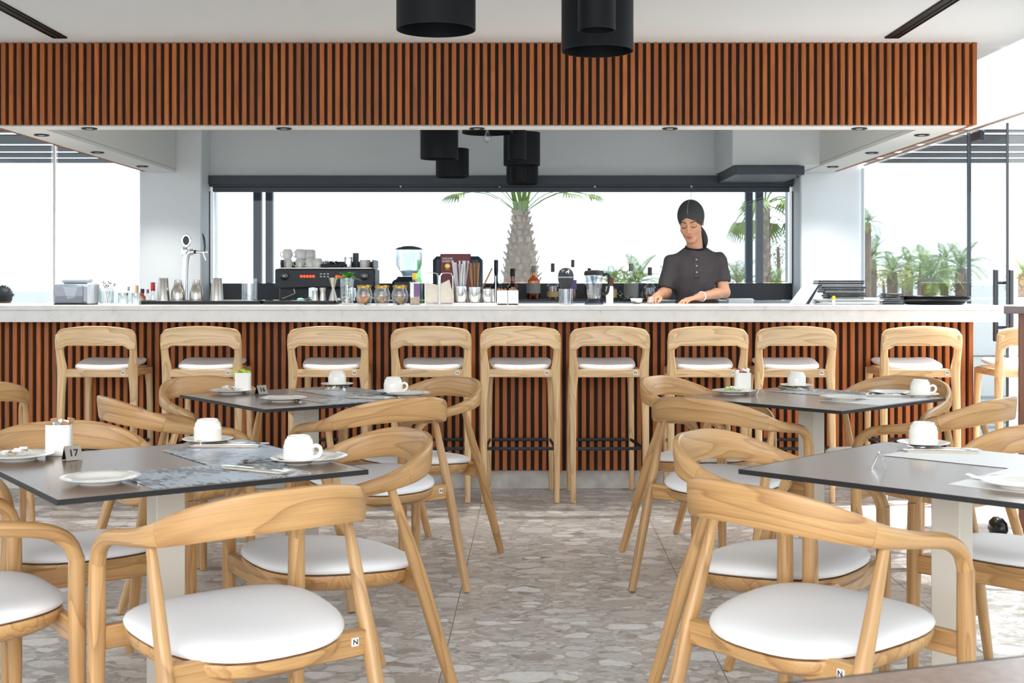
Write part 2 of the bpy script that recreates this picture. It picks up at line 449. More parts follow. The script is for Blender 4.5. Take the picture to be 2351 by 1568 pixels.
    c = stones(46.0, 0.22, 0.52, 0.60, DK, 3.1, 0.5, base.outputs[0])
    c = stones(23.0, 0.20, 0.50, 0.55, DK, 7.7, -0.3, c)
    c = stones(12.5, 0.22, 0.50, 0.60, LT, 1.3, 0.2, c)
    c = stones(7.0, 0.22, 0.46, 0.55, LT, 5.9, -0.15, c)
    nf = N(t, 'ShaderNodeTexNoise', i_Scale=60.0, i_Detail=5.0); L(t, ad.outputs[0], nf.inputs['Vector'])
    rf = ramp(t, [(0.3, (0.86,)*3), (0.6, (1, 1, 1))]); L(t, nf.outputs['Fac'], rf.inputs[0])
    c3 = N(t, 'ShaderNodeMix', data_type='RGBA', blend_type='MULTIPLY'); c3.inputs[0].default_value = 1.0; L(t, c, c3.inputs[6]); L(t, rf.outputs[0], c3.inputs[7])
    L(t, c3.outputs[2], b.inputs['Base Color'])
    b.inputs['Roughness'].default_value = 0.30; b.inputs['Specular IOR Level'].default_value = 0.5
    return m
M['floor'] = stone_floor()
M['grout'] = plain('pale grout', '#8E857A', 0.8)
M['plinth'] = plain('grey stone plinth', '#CBC5BD', 0.45, var=0.22, scale=11)
def quartz():
    m, t, b = nt('pale quartz')
    tc = N(t, 'ShaderNodeTexCoord'); nz = N(t, 'ShaderNodeTexNoise', i_Scale=14.0, i_Detail=9.0, i_Roughness=0.7); L(t, tc.outputs['Object'], nz.inputs['Vector'])
    r = ramp(t, [(0.3, rgb('#C4C1BC')), (0.42, rgb('#D6D3CE')), (0.6, rgb('#DDDAD6')), (1, rgb('#E5E3DF'))]); L(t, nz.outputs['Fac'], r.inputs[0]); L(t, r.outputs[0], b.inputs['Base Color'])
    b.inputs['Roughness'].default_value = 0.28
    return m
M['quartz'] = quartz()
M['terrace'] = plain('pale terrace paving', '#8F8F8D', 0.7, var=0.03, scale=1.5)
M['render_white'] = plain('white rendered wall', '#EDEBE6', 0.8)
M['palm_leaf'] = plain('palm leaf green', '#6C822F', 0.55, var=0.25, scale=3)
M['palm_leaf_dry'] = plain('straw coloured dry palm leaf', '#B9A268', 0.7, var=0.2, scale=3)
M['palm_trunk'] = plain('shaggy palm trunk', '#7F6C5C', 0.9, var=0.3, scale=9)
M['palm_boot'] = plain('grey brown old leaf base', '#9A8876', 0.9, var=0.35, scale=5)
M['bush'] = plain('olive bush leaves', '#68703F', 0.7, var=0.3, scale=4)
M['bush_yellow'] = plain('yellow flowering bush', '#B3A44A', 0.7, var=0.25, scale=4)
M['mint'] = plain('mint leaves', '#3F8A2A', 0.5, var=0.3, scale=60)
M['water'] = plain('pale blue pool water', '#8FC4D2', 0.08)
# ================================================================ the setting
XL, XR, YB, ZC = -5.5, 2.94, -3.6, 2.65
# floor: grout bed with stone tiles 0.9 m, joints turned one degree
fl = struct('floor', MB().box((-0.95, 3.6, -0.0512), (9.1, 14.8, 0.10)), M['grout'], smooth=False)
tile_me = MB().box((0, 0, -0.0045), (0.897, 0.897, 0.009), 0.0015).mesh('tile', M['floor'], smooth=False)
a_ = math.radians(-1.0)
for i in range(-6, 5):
    for j in range(-10, 8):
        u, v = (i+0.5)*0.90, (j+0.5)*0.90
        x = -0.215+u*math.cos(a_)-v*math.sin(a_); y = 4.63+u*math.sin(a_)+v*math.cos(a_)
        if x < XL+0.42 or x > XR+0.40 or y < YB+0.4 or y > 10.7: continue
        obj('tile', tile_me, fl, (x, y, 0), (0, 0, a_))
# ceiling
struct('ceiling', MB().box(((XL+XR+0.02)/2, 5.45, ZC+0.06), (XR-XL+0.02, 11.2, 0.12)), M['ceiling'], smooth=False)
# two recessed slot diffusers
for nm, px, x, w_, ye, lb in (('a', 0, -2.60, 0.075, 7.28, 'black recessed air slot in the ceiling above the left tables'),
                              ('b', 0, 2.185, 0.075, 7.28, 'black recessed air slot in the ceiling above the right tables')):
    t = thing('slot_diffuser', lb, 'air vent', (x, ye-1.9, ZC))
    part('slot_frame', MB().box((-w_/2, 0, -0.004), (0.008, 3.8, 0.008)).box((w_/2, 0, -0.004), (0.008, 3.8, 0.008)).box((0, 1.9, -0.004), (w_, 0.008, 0.008)), M['black_metal'], t, smooth=False)
    part('slot_blade', MB().box((0, 0, -0.002), (w_-0.006, 3.79, 0.004)).box((0.008, 0, -0.005), (0.005, 3.79, 0.006)), M['black'], t, smooth=False)
# rear wall: columns, upper wall, sill
YW = 10.97
struct('wall_back', MB().box(((-2.614+2.426)/2, YW+0.10, (2.161+ZC)/2), (5.04+0.6, 0.2, ZC-2.161)).box(((-2.614+2.426)/2, YW+0.12, 0.50), (5.04, 0.16, 1.0)), M['white_wall'], smooth=False)
struct('trim_1', MB().box((-2.875, 10.95, ZC/2), (0.522, 0.6, ZC), 0.01), M['white_wall'], smooth=False)
struct('trim_2', MB().box((2.70, 10.95, ZC/2), (0.545, 0.6, ZC), 0.01), M['white_wall'], smooth=False)
struct('trim_3', MB().box((2.11, 10.53, (2.17+ZC)/2), (0.70, 0.86, ZC-2.17), 0.004), M['white_wall'], smooth=False)
# main window: dark head, sliding panes, dark spandrel, ledge
x0, x1 = -2.614, 2.426
win = struct('window_1', MB().box(((x0+x1)/2, YW, 2.118), (x1-x0, 0.16, 0.074)).box(((x0+x1)/2, YW+0.005, 2.072), (x1-x0, 0.10, 0.02)).box((x0+0.005, YW, 1.62), (0.010, 0.10, 0.80)).box((x1-0.005, YW, 1.62), (0.010, 0.10, 0.80)), M['dark_metal'], smooth=False)
struct('window_head', MB().box(((x0+x1)/2, YW-0.005, 2.039), (x1-x0-0.05, 0.05, 0.044), 0.004), M['dark_metal'], win, smooth=False)
struct('window_spandrel', MB().box(((x0+x1)/2, YW+0.01, 1.155), (x1-x0, 0.07, 0.145), 0.004), M['charcoal'], win, smooth=False)
struct('window_ledge', MB().box(((x0+x1)/2, YW-0.10, 1.055), (x1-x0, 0.30, 0.05), 0.004), M['grey_plastic'], win, smooth=False)
cuts = [x0+0.03, X(921, YW), X(1147, YW), X(1365, YW), X(1586, YW), x1-0.03]
for a, b in zip(cuts[:-1], cuts[1:]):
    struct('pane', MB().box(((a+b)/2, YW, 1.63), (b-a-0.012, 0.010, 0.79)), M['glass'], win, smooth=False)
for c in cuts[1:-1]:
    struct('pane_clip', MB().box((c, YW-0.04, 2.062), (0.02, 0.03, 0.022), 0.004), M['chrome'], win, smooth=False)
    struct('pane_joint', MB().box((c, YW, 1.99), (0.006, 0.014, 0.07)), M['charcoal'], win, smooth=False)
# glazing left of the left column
xs = X(125, 10.95)
wl = struct('window_2', MB().box((xs, 10.95, 1.35), (0.022, 0.03, 2.6), 0.003).box((-4.32, 10.95, 2.62), (2.36, 0.06, 0.06)).box((-4.32, 10.95, 0.03), (2.36, 0.06, 0.06)), M['paper'], smooth=False)
struct('pane', MB().box(((-3.14+xs)/2, 10.95, 1.33), (-3.14-xs-0.06, 0.010, 2.54)), M['glass'], wl, smooth=False)
struct('pane', MB().box(((XL+xs)/2, 10.95, 1.33), (xs-XL-0.06, 0.010, 2.54)), M['glass'], wl, smooth=False)
# left glass wall
wl2 = struct('window_3', MB().box((XL, 4.2, 2.61), (0.06, 13.6, 0.08)).box((XL, 4.2, 0.03), (0.06, 13.6, 0.06)), M['dark_metal'], smooth=False)
for k in range(8):
    struct('mullion', MB().box((XL, -2.55+k*1.93, 1.32), (0.05, 0.05, 2.52)), M['dark_metal'], wl2, smooth=False)
    if k < 7: struct('pane', MB().box((XL, -2.55+(k+0.5)*1.93, 1.32), (0.010, 1.87, 2.5)), M['glass'], wl2, smooth=False)
# right glass wall with the pull-handle door
wr = struct('window_4', MB().box((XR, 8.14, 1.10), (0.022, 0.016, 2.2)).box((XR, 9.38, 0.008), (0.03, 2.5, 0.016)).box((XR, 1.6, 0.008), (0.03, 9.7, 0.016)), M['dark_metal'], smooth=False)
struct('transom', MB().box((XR+0.01, 3.55, 2.215), (0.012, 14.1, 0.016)), M['paper'], wr, smooth=False)
for a, b in ((8.16, 10.64), (3.85, 6.40), (1.1, 3.82), (-3.3, 1.08)):
    struct('pane', MB().box((XR, (a+b)/2, 1.10), (0.010, b-a, 2.18)), M['glass'], wr, smooth=False)
for a, b in ((7.6, 10.64), (3.85, 7.57), (-3.3, 3.82)):
    struct('upper_pane', MB().box((XR+0.01, (a+b)/2, 2.44), (0.010, b-a, 0.41)), M['glass'], wr, smooth=False)
dr = struct('door_1', MB().box((XR, 7.815, 1.10), (0.012, 0.605, 2.17)), M['glass'], smooth=False)
struct('patch_fitting', MB().box((XR, 7.99, 2.16), (0.034, 0.16, 0.06), 0.006), M['dark_metal'], dr, smooth=False)
struct('door_edge', MB().box((XR, 7.508, 1.10), (0.014, 0.008, 2.17)), M['charcoal'], dr, smooth=False)
hd = struct('pull_handle', MB().box((XR-0.045, 7.575, 1.10), (0.026, 0.026, 0.43), 0.004).box((XR+0.047, 7.575, 1.10), (0.026, 0.026, 0.43), 0.004), M['charcoal'], dr, smooth=False)
for z in (1.236, 0.968):
    struct('handle_stub', MB().tube([(XR-0.04, 7.575, z), (XR+0.04, 7.575, z)], 0.009, 12), M['charcoal'], hd)
# ---------------------------------------------------------------- outside
struct('ground', MB().box((0, 60, -0.082), (260, 200, 0.05)).box((0, -70, -0.082), (260, 60, 0.05)), M['terrace'], smooth=False)
# pergola of broad louvres over the terrace behind
pg = thing('pergola', 'dark grey louvred pergola roof over the terrace behind the glass', 'pergola', (0, 0, 0))
edges = [11.35, 11.75, 12.72, 13.44, 14.10, 14.75]
for a, b in zip(edges[:-1], edges[1:]):
    part('louvre', MB().box((0, (a+b)/2+0.04, 2.62), (19, b-a-0.20, 0.010), 0.002), M['louvre'], pg, smooth=False)
for px in (583, 611, 1711, 1735):
    ww = 18 if px in (583,) else 16
    part('post', MB().box((X(px+ww/2, 14.7), 14.7, 1.25), (ww*14.7/FPX, 0.10, 2.7), 0.006), M['louvre'], pg, smooth=False)
for x in (-9.3, 9.3):
    part('post', MB().box((x, 14.7, 1.25), (0.12, 0.12, 2.7), 0.006), M['louvre'], pg, smooth=False)
    part('side_beam', MB().box((x, 13.05, 2.62), (0.12, 3.5, 0.16), 0.006), M['louvre'], pg, smooth=False)
solo('garden_wall', MB().box((16.5, 41, 0.53), (25, 0.25, 1.18), 0.02), M['render_white'], 'long white rendered garden wall behind the palms', 'wall', smooth=False)
tag(obj('pool', MB().box((9.5, 21.0, -0.11), (7.0, 5.5, 0.03)).mesh('pool', M['water'], smooth=False)), 'pale blue pool beyond the glass door', 'pool')
# ================================================================ bar counter
YP = 7.53                                    # face of the slats
bar = thing('bar_counter', 'long bar front of vertical brown wooden slats on a grey stone plinth', 'bar', (0, 0, 0))
XBL, XBR = -3.35, 2.746
part('backing_board', MB().box(((XBL+XBR)/2, YP+0.045, 0.565), (XBR-XBL-0.02, 0.03, 0.90)), M['slat_back'], bar, smooth=False)
part('end_panel', MB().box((XBR-0.012, YP+0.30, 0.565), (0.024, 0.60, 0.90), 0.002, ga=2), M['slat'], bar, smooth=False)
part('plinth', MB().box(((XBL+XBR)/2, YP+0.33, 0.0575), (XBR-XBL-0.06, 0.54, 0.115), 0.003), M['plinth'], bar, smooth=False)
part('inner_panel', MB().box(((XBL+XBR)/2, YP+0.59, 0.56), (XBR-XBL-0.1, 0.02, 0.90)), M['charcoal'], bar, smooth=False)
pitch = 18.15*YP/FPX
sl_me = MB().box((0, 0, 0), (0.0255, 0.032, 0.892), 0.0015).mesh('slat', M['slat'], smooth=False)
x = XBR-0.0128; n = 0
while x > XBL:
    obj('slat', sl_me, bar, (x, YP+0.016, 0.5655)); x -= pitch; n += 1
top = thing('quartz_worktop', 'pale quartz worktop slab with deep apron running along the bar', 'worktop', (0, 0, 0))
part('slab', MB().box(((XBL+2.855)/2, 7.66, 1.0915), (2.855-XBL, 0.72, 0.027), 0.002), M['quartz'], top, smooth=False)
part('apron', MB().box(((XBL+2.84)/2, 7.345, 1.0435), (2.84-XBL, 0.06, 0.069), 0.0015), M['quartz'], top, smooth=False)
part('apron_return', MB().box((2.81, 7.70, 1.0435), (0.06, 0.60, 0.069), 0.0015), M['quartz'], top, smooth=False)
# ================================================================ canopy over the bar
can = thing('bar_canopy', 'hanging canopy of vertical brown wooden slats with white soffit above the bar', 'canopy', (0, 0, 0))
CL, CR, CY0, CY1, CZ0 = -3.10, 2.735, 7.44, 10.64, 2.163
zc = (CZ0+ZC)/2; hc = ZC-CZ0-0.004
part('backing_board', MB().box(((CL+CR)/2, CY0+0.045, zc), (CR-CL-0.06, 0.03, hc-0.01)).box((CL+0.045, (CY0+CY1)/2+0.035, zc), (0.03, CY1-CY0-0.07, hc-0.01)).box((CR-0.045, (CY0+CY1)/2+0.035, zc), (0.03, CY1-CY0-0.07, hc-0.01)), M['slat_back'], can, smooth=False)
# white boxed soffit (front, left, right) and its inner faces
SX0, SX1, SY0 = CL+0.04, CR-0.04, CY0+0.062
part('soffit', MB().box(((SX0+SX1)/2, SY0+0.085, CZ0+0.012), (SX1-SX0, 0.17, 0.024)), M['soffit'], can, smooth=False)
for a_, b_ in ((SX0, CL+0.27), (CR-0.28, SX1)):
    part('soffit', MB().box(((a_+b_)/2, (SY0+0.17+CY1)/2, CZ0+0.012), (b_-a_, CY1-SY0-0.17, 0.024)), M['soffit'], can, smooth=False)
zi = (CZ0+0.025+ZC)/2; hi = ZC-CZ0-0.029
part('inner_face', MB().box(((CL+0.27+CR-0.28)/2, SY0+0.164, zi), (CR-CL-0.57, 0.012, hi)), M['soffit'], can, smooth=False)
part('inner_face', MB().box((CL+0.264, (SY0+0.17+CY1)/2, zi), (0.012, CY1-SY0-0.17, hi)), M['soffit'], can, smooth=False)
part('inner_face', MB().box((CR-0.274, (SY0+0.17+CY1)/2, zi), (0.012, CY1-SY0-0.17, hi)), M['soffit'], can, smooth=False)
sc_me = MB().box((0, 0, 0), (0.0255, 0.032, hc), 0.0015).mesh('slat', M['slat'], smooth=False)
cp = 17.85*CY0/FPX
x = CR-0.0128
while x > CL:
    obj('slat', sc_me, can, (x, CY0+0.016, zc)); x -= cp
sd_me = MB().box((0, 0, 0), (0.032, 0.0255, hc), 0.0015).mesh('side_slat', M['slat'], smooth=False)
y = CY0+0.062
while y < CY1:
    obj('side_slat', sd_me, can, (CL+0.016, y, zc)); obj('side_slat', sd_me, can, (CR-0.016, y, zc)); y += cp
# recessed downlights in the soffit
dl_pos = [(X(px, 7.585), 7.585) for px in (205, 652, 1095, 1538, 1973)]+[(-2.945, 7.92), (-2.945, 8.99), (-2.945, 10.08), (2.565, 7.92), (2.565, 9.02), (2.565, 10.12)]
dl_lab = ['black rimmed downlight at the left end of the front soffit', 'black rimmed downlight in the front soffit, second from the left end', 'black rimmed downlight in the middle of the front soffit', 'black rimmed downlight in the front soffit above the bartender', 'black rimmed downlight at the right end of the front soffit',
          'nearest black rimmed downlight in the left side soffit', 'middle black rimmed downlight in the left side soffit', 'farthest black rimmed downlight in the left side soffit, by the white column',
          'nearest black rimmed downlight in the right side soffit', 'middle black rimmed downlight in the right side soffit', 'farthest black rimmed downlight in the right side soffit, by the white column']
ring_me = MB().lathe([(0.030, 0), (0.046, 0), (0.047, -0.006), (0.040, -0.008), (0.030, -0.002)], 24).mesh('rim', M['black'])
lens_me = MB().lathe([(0, -0.006), (0.018, -0.0055), (0.028, -0.001), (0.031, 0.0)], 20).mesh('lens', M['paper'])
for (x, y), lb in zip(dl_pos, dl_lab):
    t = thing('downlight', lb, 'downlight', (x, y, CZ0-0.0003), 0, 'downlights in the canopy soffit')
    obj('rim', ring_me, t); obj('lens', lens_me, t)
    ld = bpy.data.lights.new('downlight_beam', 'SPOT'); ld.energy = 13; ld.spot_size = math.radians(115); ld.spot_blend = 1.0; ld.shadow_soft_size = 0.03; ld.color = (1.0, 0.97, 0.92)
    lo = obj('downlight_beam', ld, t, (0, 0, -0.012))
# air curtain unit above the window on the right
ac = thing('air_curtain', 'flat dark grey air curtain box under the white ceiling beam', 'air curtain', (0, 0, 0))
part('housing', MB().box((2.045, 10.48, 2.124), (0.545, 0.92, 0.072), 0.004), M['dark_metal'], ac, smooth=False)
part('outlet_bracket', MB().box((2.27, 10.06, 2.078), (0.012, 0.012, 0.022)), M['charcoal'], ac, smooth=False)
# ================================================================ pendant lamps
def pendant(label, x, y, r, z0, z1, bulb=False, group='black cylinder lamps', watts=0):
    t = thing('pendant_lamp', label, 'lamp', (x, y, z0), 0, group)
    h = z1-z0
    part('lamp_shade', MB().lathe([(r-0.004, 0.0), (r, 0.0), (r, h), (0, h), (0, h-0.004), (r-0.004, h-0.004), (r-0.004, 0.0)], 48), M['black_metal'], t)
    part('bulb_holder', MB().lathe([(0, h*0.5), (0.022, h*0.5), (0.022, h-0.004), (0, h-0.004)], 16), M['black'], t)
    bz = h*0.5-0.06 if not bulb else -0.045
    part('bulb', MB().lathe([(0, bz-0.02), (0.020, bz-0.012), (0.027, bz+0.006), (0.024, bz+0.025), (0.013, bz+0.05), (0.012, h*0.5+0.001)], 16), M['glassware'], t)
    if watts:
        ld = bpy.data.lights.new('bulb_glow', 'POINT'); ld.energy = watts; ld.shadow_soft_size = 0.03; ld.color = (1.0, 0.92, 0.82)
        obj('bulb_glow', ld, t, (0, 0, bz-0.055))
    if z1 < ZC-0.01:
        part('stem', MB().tube([(0, 0, h), (0, 0, ZC-z0)], 0.008, 8), M['black_metal'], t)
    return t
pendant('largest black cylinder lamp, hanging front left', X(1001, 4.79), 4.79, 0.150, Z(69, 4.79), ZC)
pendant('wide black cylinder lamp hanging front right behind a narrow one', X(1371.5, 5.28), 5.28, 0.150, Z(118, 5.28), ZC)
pendant('narrow black cylinder lamp in front of the wide front right one', X(1370, 4.88), 4.88, 0.0725, Z(70, 4.88), ZC)
D = 8.6; pendant('black drum lamp behind the canopy with lower left neighbour', X(1008.5, D), D, 87*D/FPX/2, Z(365, D), Z(250, D))
D = 9.6; pendant('lower black drum lamp behind the left drum over the bar', X(1038.5, D), D, 76*D/FPX/2, Z(407, D), Z(342, D))
D = 8.3; pendant('flat black disc lamp with a bare clear bulb over the bar', X(1119, D), D, 116*D/FPX/2, Z(306, D), Z(280, D), True)
D = 8.7; pendant('narrow black cylinder in front of the right drum over the bar', X(1187, D), D, 42*D/FPX/2, Z(366, D), Z(255, D))
D = 9.3; pendant('wide black drum lamp on the right over the bar', X(1198, D), D, 84*D/FPX/2, Z(380, D), Z(305, D))
D = 9.9; pendant('small narrow black cylinder hanging lowest over the bar, in front', X(1189.5, D), D, 36*D/FPX/2, Z(415, D), Z(350, D))
D = 10.4; pendant('lowest rear black drum lamp near the window head', X(1199, D), D, 73*D/FPX/2, Z(423, D), Z(360, D))
# ================================================================ dining chair (front = +y)
def build_chair(label, loc, rz, group):
    t = thing('dining_chair', label, 'chair', loc, rz, group)
    #        x      y      z      half-h  half-t  upy  upz
    half = [(0.000, -0.268, 0.748, 0.0470, 0.0110, -0.10, 1.0, 5.0),
            (0.095, -0.260, 0.746, 0.0465, 0.0110, -0.10, 1.0, 5.0),
            (0.178, -0.222, 0.733, 0.0420, 0.0118, -0.08, 1.0, 4.4),
            (0.230, -0.160, 0.712, 0.0350, 0.0135, -0.04, 1.0, 3.4),
            (0.253, -0.085, 0.690, 0.0265, 0.0160, 0.0, 1.0, 2.6),
            (0.260, 0.010, 0.672, 0.0210, 0.0180, 0.0, 1.0, 2.2),
            (0.262, 0.100, 0.660, 0.0192, 0.0190, 0.05, 1.0, 2.1),
            (0.262, 0.160, 0.646, 0.0190, 0.0190, 0.35, 0.9, 2.1),
            (0.263, 0.203, 0.618, 0.0190, 0.0190, 0.75, 0.65, 2.1),
            (0.264, 0.222, 0.575, 0.0190, 0.0190, 1.0, 0.15, 2.1)]
    ctrl = [(-a[0],)+a[1:] for a in reversed(half[1:])]+half
    S = catmull(ctrl, 5)
    def seg(i0, i1):
        b = MB()
        Q = S[i0:i1+1]
        b.sweep([q[:3] for q in Q], [(q[4], q[3]) for q in Q], [(0, q[5], q[6]) for q in Q], 18, [q[7] for q in Q])
        return b
    n = len(S)-1
    c0, c1 = 27, n-27             # finger joints where back meets arms
    part('back_rail', seg(c0, c1), M['ash'], t)
    part('armrest', seg(0, c0), M['ash'], t); part('armrest', seg(c1, n), M['ash'], t)
    for s in (-1, 1):
        part('leg', MB().sweep([(s*0.264, 0.222, 0.580), (s*0.265, 0.223, 0.42), (s*0.266, 0.225, 0.2), (s*0.267, 0.227, 0.004)], [(0.0190, 0.0190), (0.0205, 0.0205), (0.018, 0.018), (0.0145, 0.0145)], (0, 1, 0), 16, 2.6), M['ash'], t)
        part('leg', MB().sweep([(s*0.2475, -0.066, 0.674), (s*0.249, -0.105, 0.56), (s*0.252, -0.160, 0.40), (s*0.256, -0.222, 0.2), (s*0.260, -0.285, 0.004)], [(0.0105, 0.0115), (0.0140, 0.0155), (0.0175, 0.0215), (0.0165, 0.019), (0.0140, 0.0150)], (0, 1, 0.2), 16, 2.6), M['ash'], t)
    # seat pan: rounded bowl plus cross rails and side rails
    def outline(sc, n=48):
        o = []
        for k in range(n):
            th = 2*PI*k/n; c, s_ = math.cos(th), math.sin(th)
            px = math.copysign(abs(c)**0.72, c); py = math.copysign(abs(s_)**0.72, s_)
            wd = 0.238+0.018*py-0.006*max(0, -py)
            o.append((px*wd*sc, 0.012+py*0.234*sc))
        return o
    def shell(rings, mat):
        b = MB(); n = 48; vs = []; fs = []
        for sc, z in rings:
            for (x, y) in outline(sc, n): vs.append((x, y, z+dish(x, y)))
        for r in range(len(rings)-1):
            for k in range(n): fs.append([r*n+k, r*n+(k+1) % n, (r+1)*n+(k+1) % n, (r+1)*n+k])
        for r, fl in ((0, 1), (len(rings)-1, 0)):
            ci = len(vs); sc, z = rings[r]; vs.append((0, 0.012, z+dish(0, 0.012)))
            for k in range(n): fs.append([ci, r*n+k, r*n+(k+1) % n])
        return b.add(vs, fs, [(p[0], p[1], p[2]) for p in vs])
    def dish(x, y): return 0.016*(y/0.24) + 0.010*(x/0.24)**2
    part('seat_pan', shell([(0.55, 0.372), (0.86, 0.376), (0.97, 0.392), (1.0, 0.412), (0.99, 0.420), (0.5, 0.420)], 0), M['ash'], t)
    part('seat_cushion', shell([(0.5, 0.422), (0.955, 0.422), (1.0, 0.427), (1.010, 0.434), (1.0, 0.441), (0.96, 0.449), (0.88, 0.456), (0.72, 0.461), (0.5, 0.4625), (0.25, 0.462)], 0), M['leather'], t)
    part('cross_rail', MB().box((0, -0.158, 0.392), (0.49, 0.026, 0.062), 0.004), M['ash'], t)
    part('cross_rail', MB().box((0, 0.222, 0.400), (0.50, 0.026, 0.056), 0.004), M['ash'], t)
    tg = part('maker_tag', MB().box((0.208, -0.1725, 0.398), (0.018, 0.004, 0.019), 0.0005), M['paper'], t)
    me = text_mesh('N', 0.018, M['black'])
    o = obj('tag_mark', me, tg, (0.208, -0.1750, 0.398), (PI/2, 0, 0))
    return t
def place(c, f):                     # facing direction -> z rotation
    return Vector((c[0], c[1], 0)), math.atan2(-f[0], f[1])
CHAIRS = [
 # centre, facing, label
 ((-0.639, 2.985), (-0.609, 0.793), 'dining chair with its back to us in front of the front left table'),
 ((-0.528, 3.726), (-0.851, -0.525), 'dining chair with shiny brown backrest at the right side of the front left table'),
 ((-1.325, 3.865), (0.594, -0.804), 'dining chair facing us behind the sugar box of the front left table'),
 ((-1.389, 3.137), (0.80, 0.60), 'dining chair cut by the left edge, left of the front left table'),
 ((-0.557, 5.135), (-0.587, 0.81), 'dining chair with its back to us in front of the rear left table'),
 ((-0.435, 5.795), (-0.724, -0.69), 'dining chair with round grain knot on its backrest, right of the rear left table'),
 ((-1.325, 5.835), (0.709, -0.705), 'dining chair behind the lime sachet box on the rear left table'),
 ((-1.37, 5.102), (0.832, 0.555), 'dining chair with its back to us left of the rear left table'),
 ((0.715, 3.005), (0.78, 0.625), 'dining chair with its back to us in front of the right front table'),
 ((0.764, 3.672), (0.802, -0.598), 'dining chair with strongly figured backrest left behind the right front table'),
 ((1.555, 3.78), (-0.70, -0.71), 'dining chair cut by the right edge, behind the right front table'),
 ((0.861, 5.13), (0.623, 0.783), 'dining chair with its back to us in front of the right rear table'),
 ((0.89, 5.87), (0.812, -0.583), 'dining chair facing the right rear table from its rear left side'),
 ((1.726, 5.842), (-0.668, -0.744), 'dining chair facing us behind the cups of the right rear table'),
 ((1.725, 5.108), (-0.718, 0.696), 'dining chair with its back to us right of the right rear table'),
 ((-2.56, 5.95), (-0.45, 0.89), 'dining chair whose backrest shows at the left edge under the bar'),
]
ch0 = None
for c, f, lb in CHAIRS:
    loc, rz = place(c, f)
    if ch0 is None: ch0 = build_chair(lb, loc, rz, 'ash dining chairs with white seats')
    else: dup(ch0, loc, rz, lb)
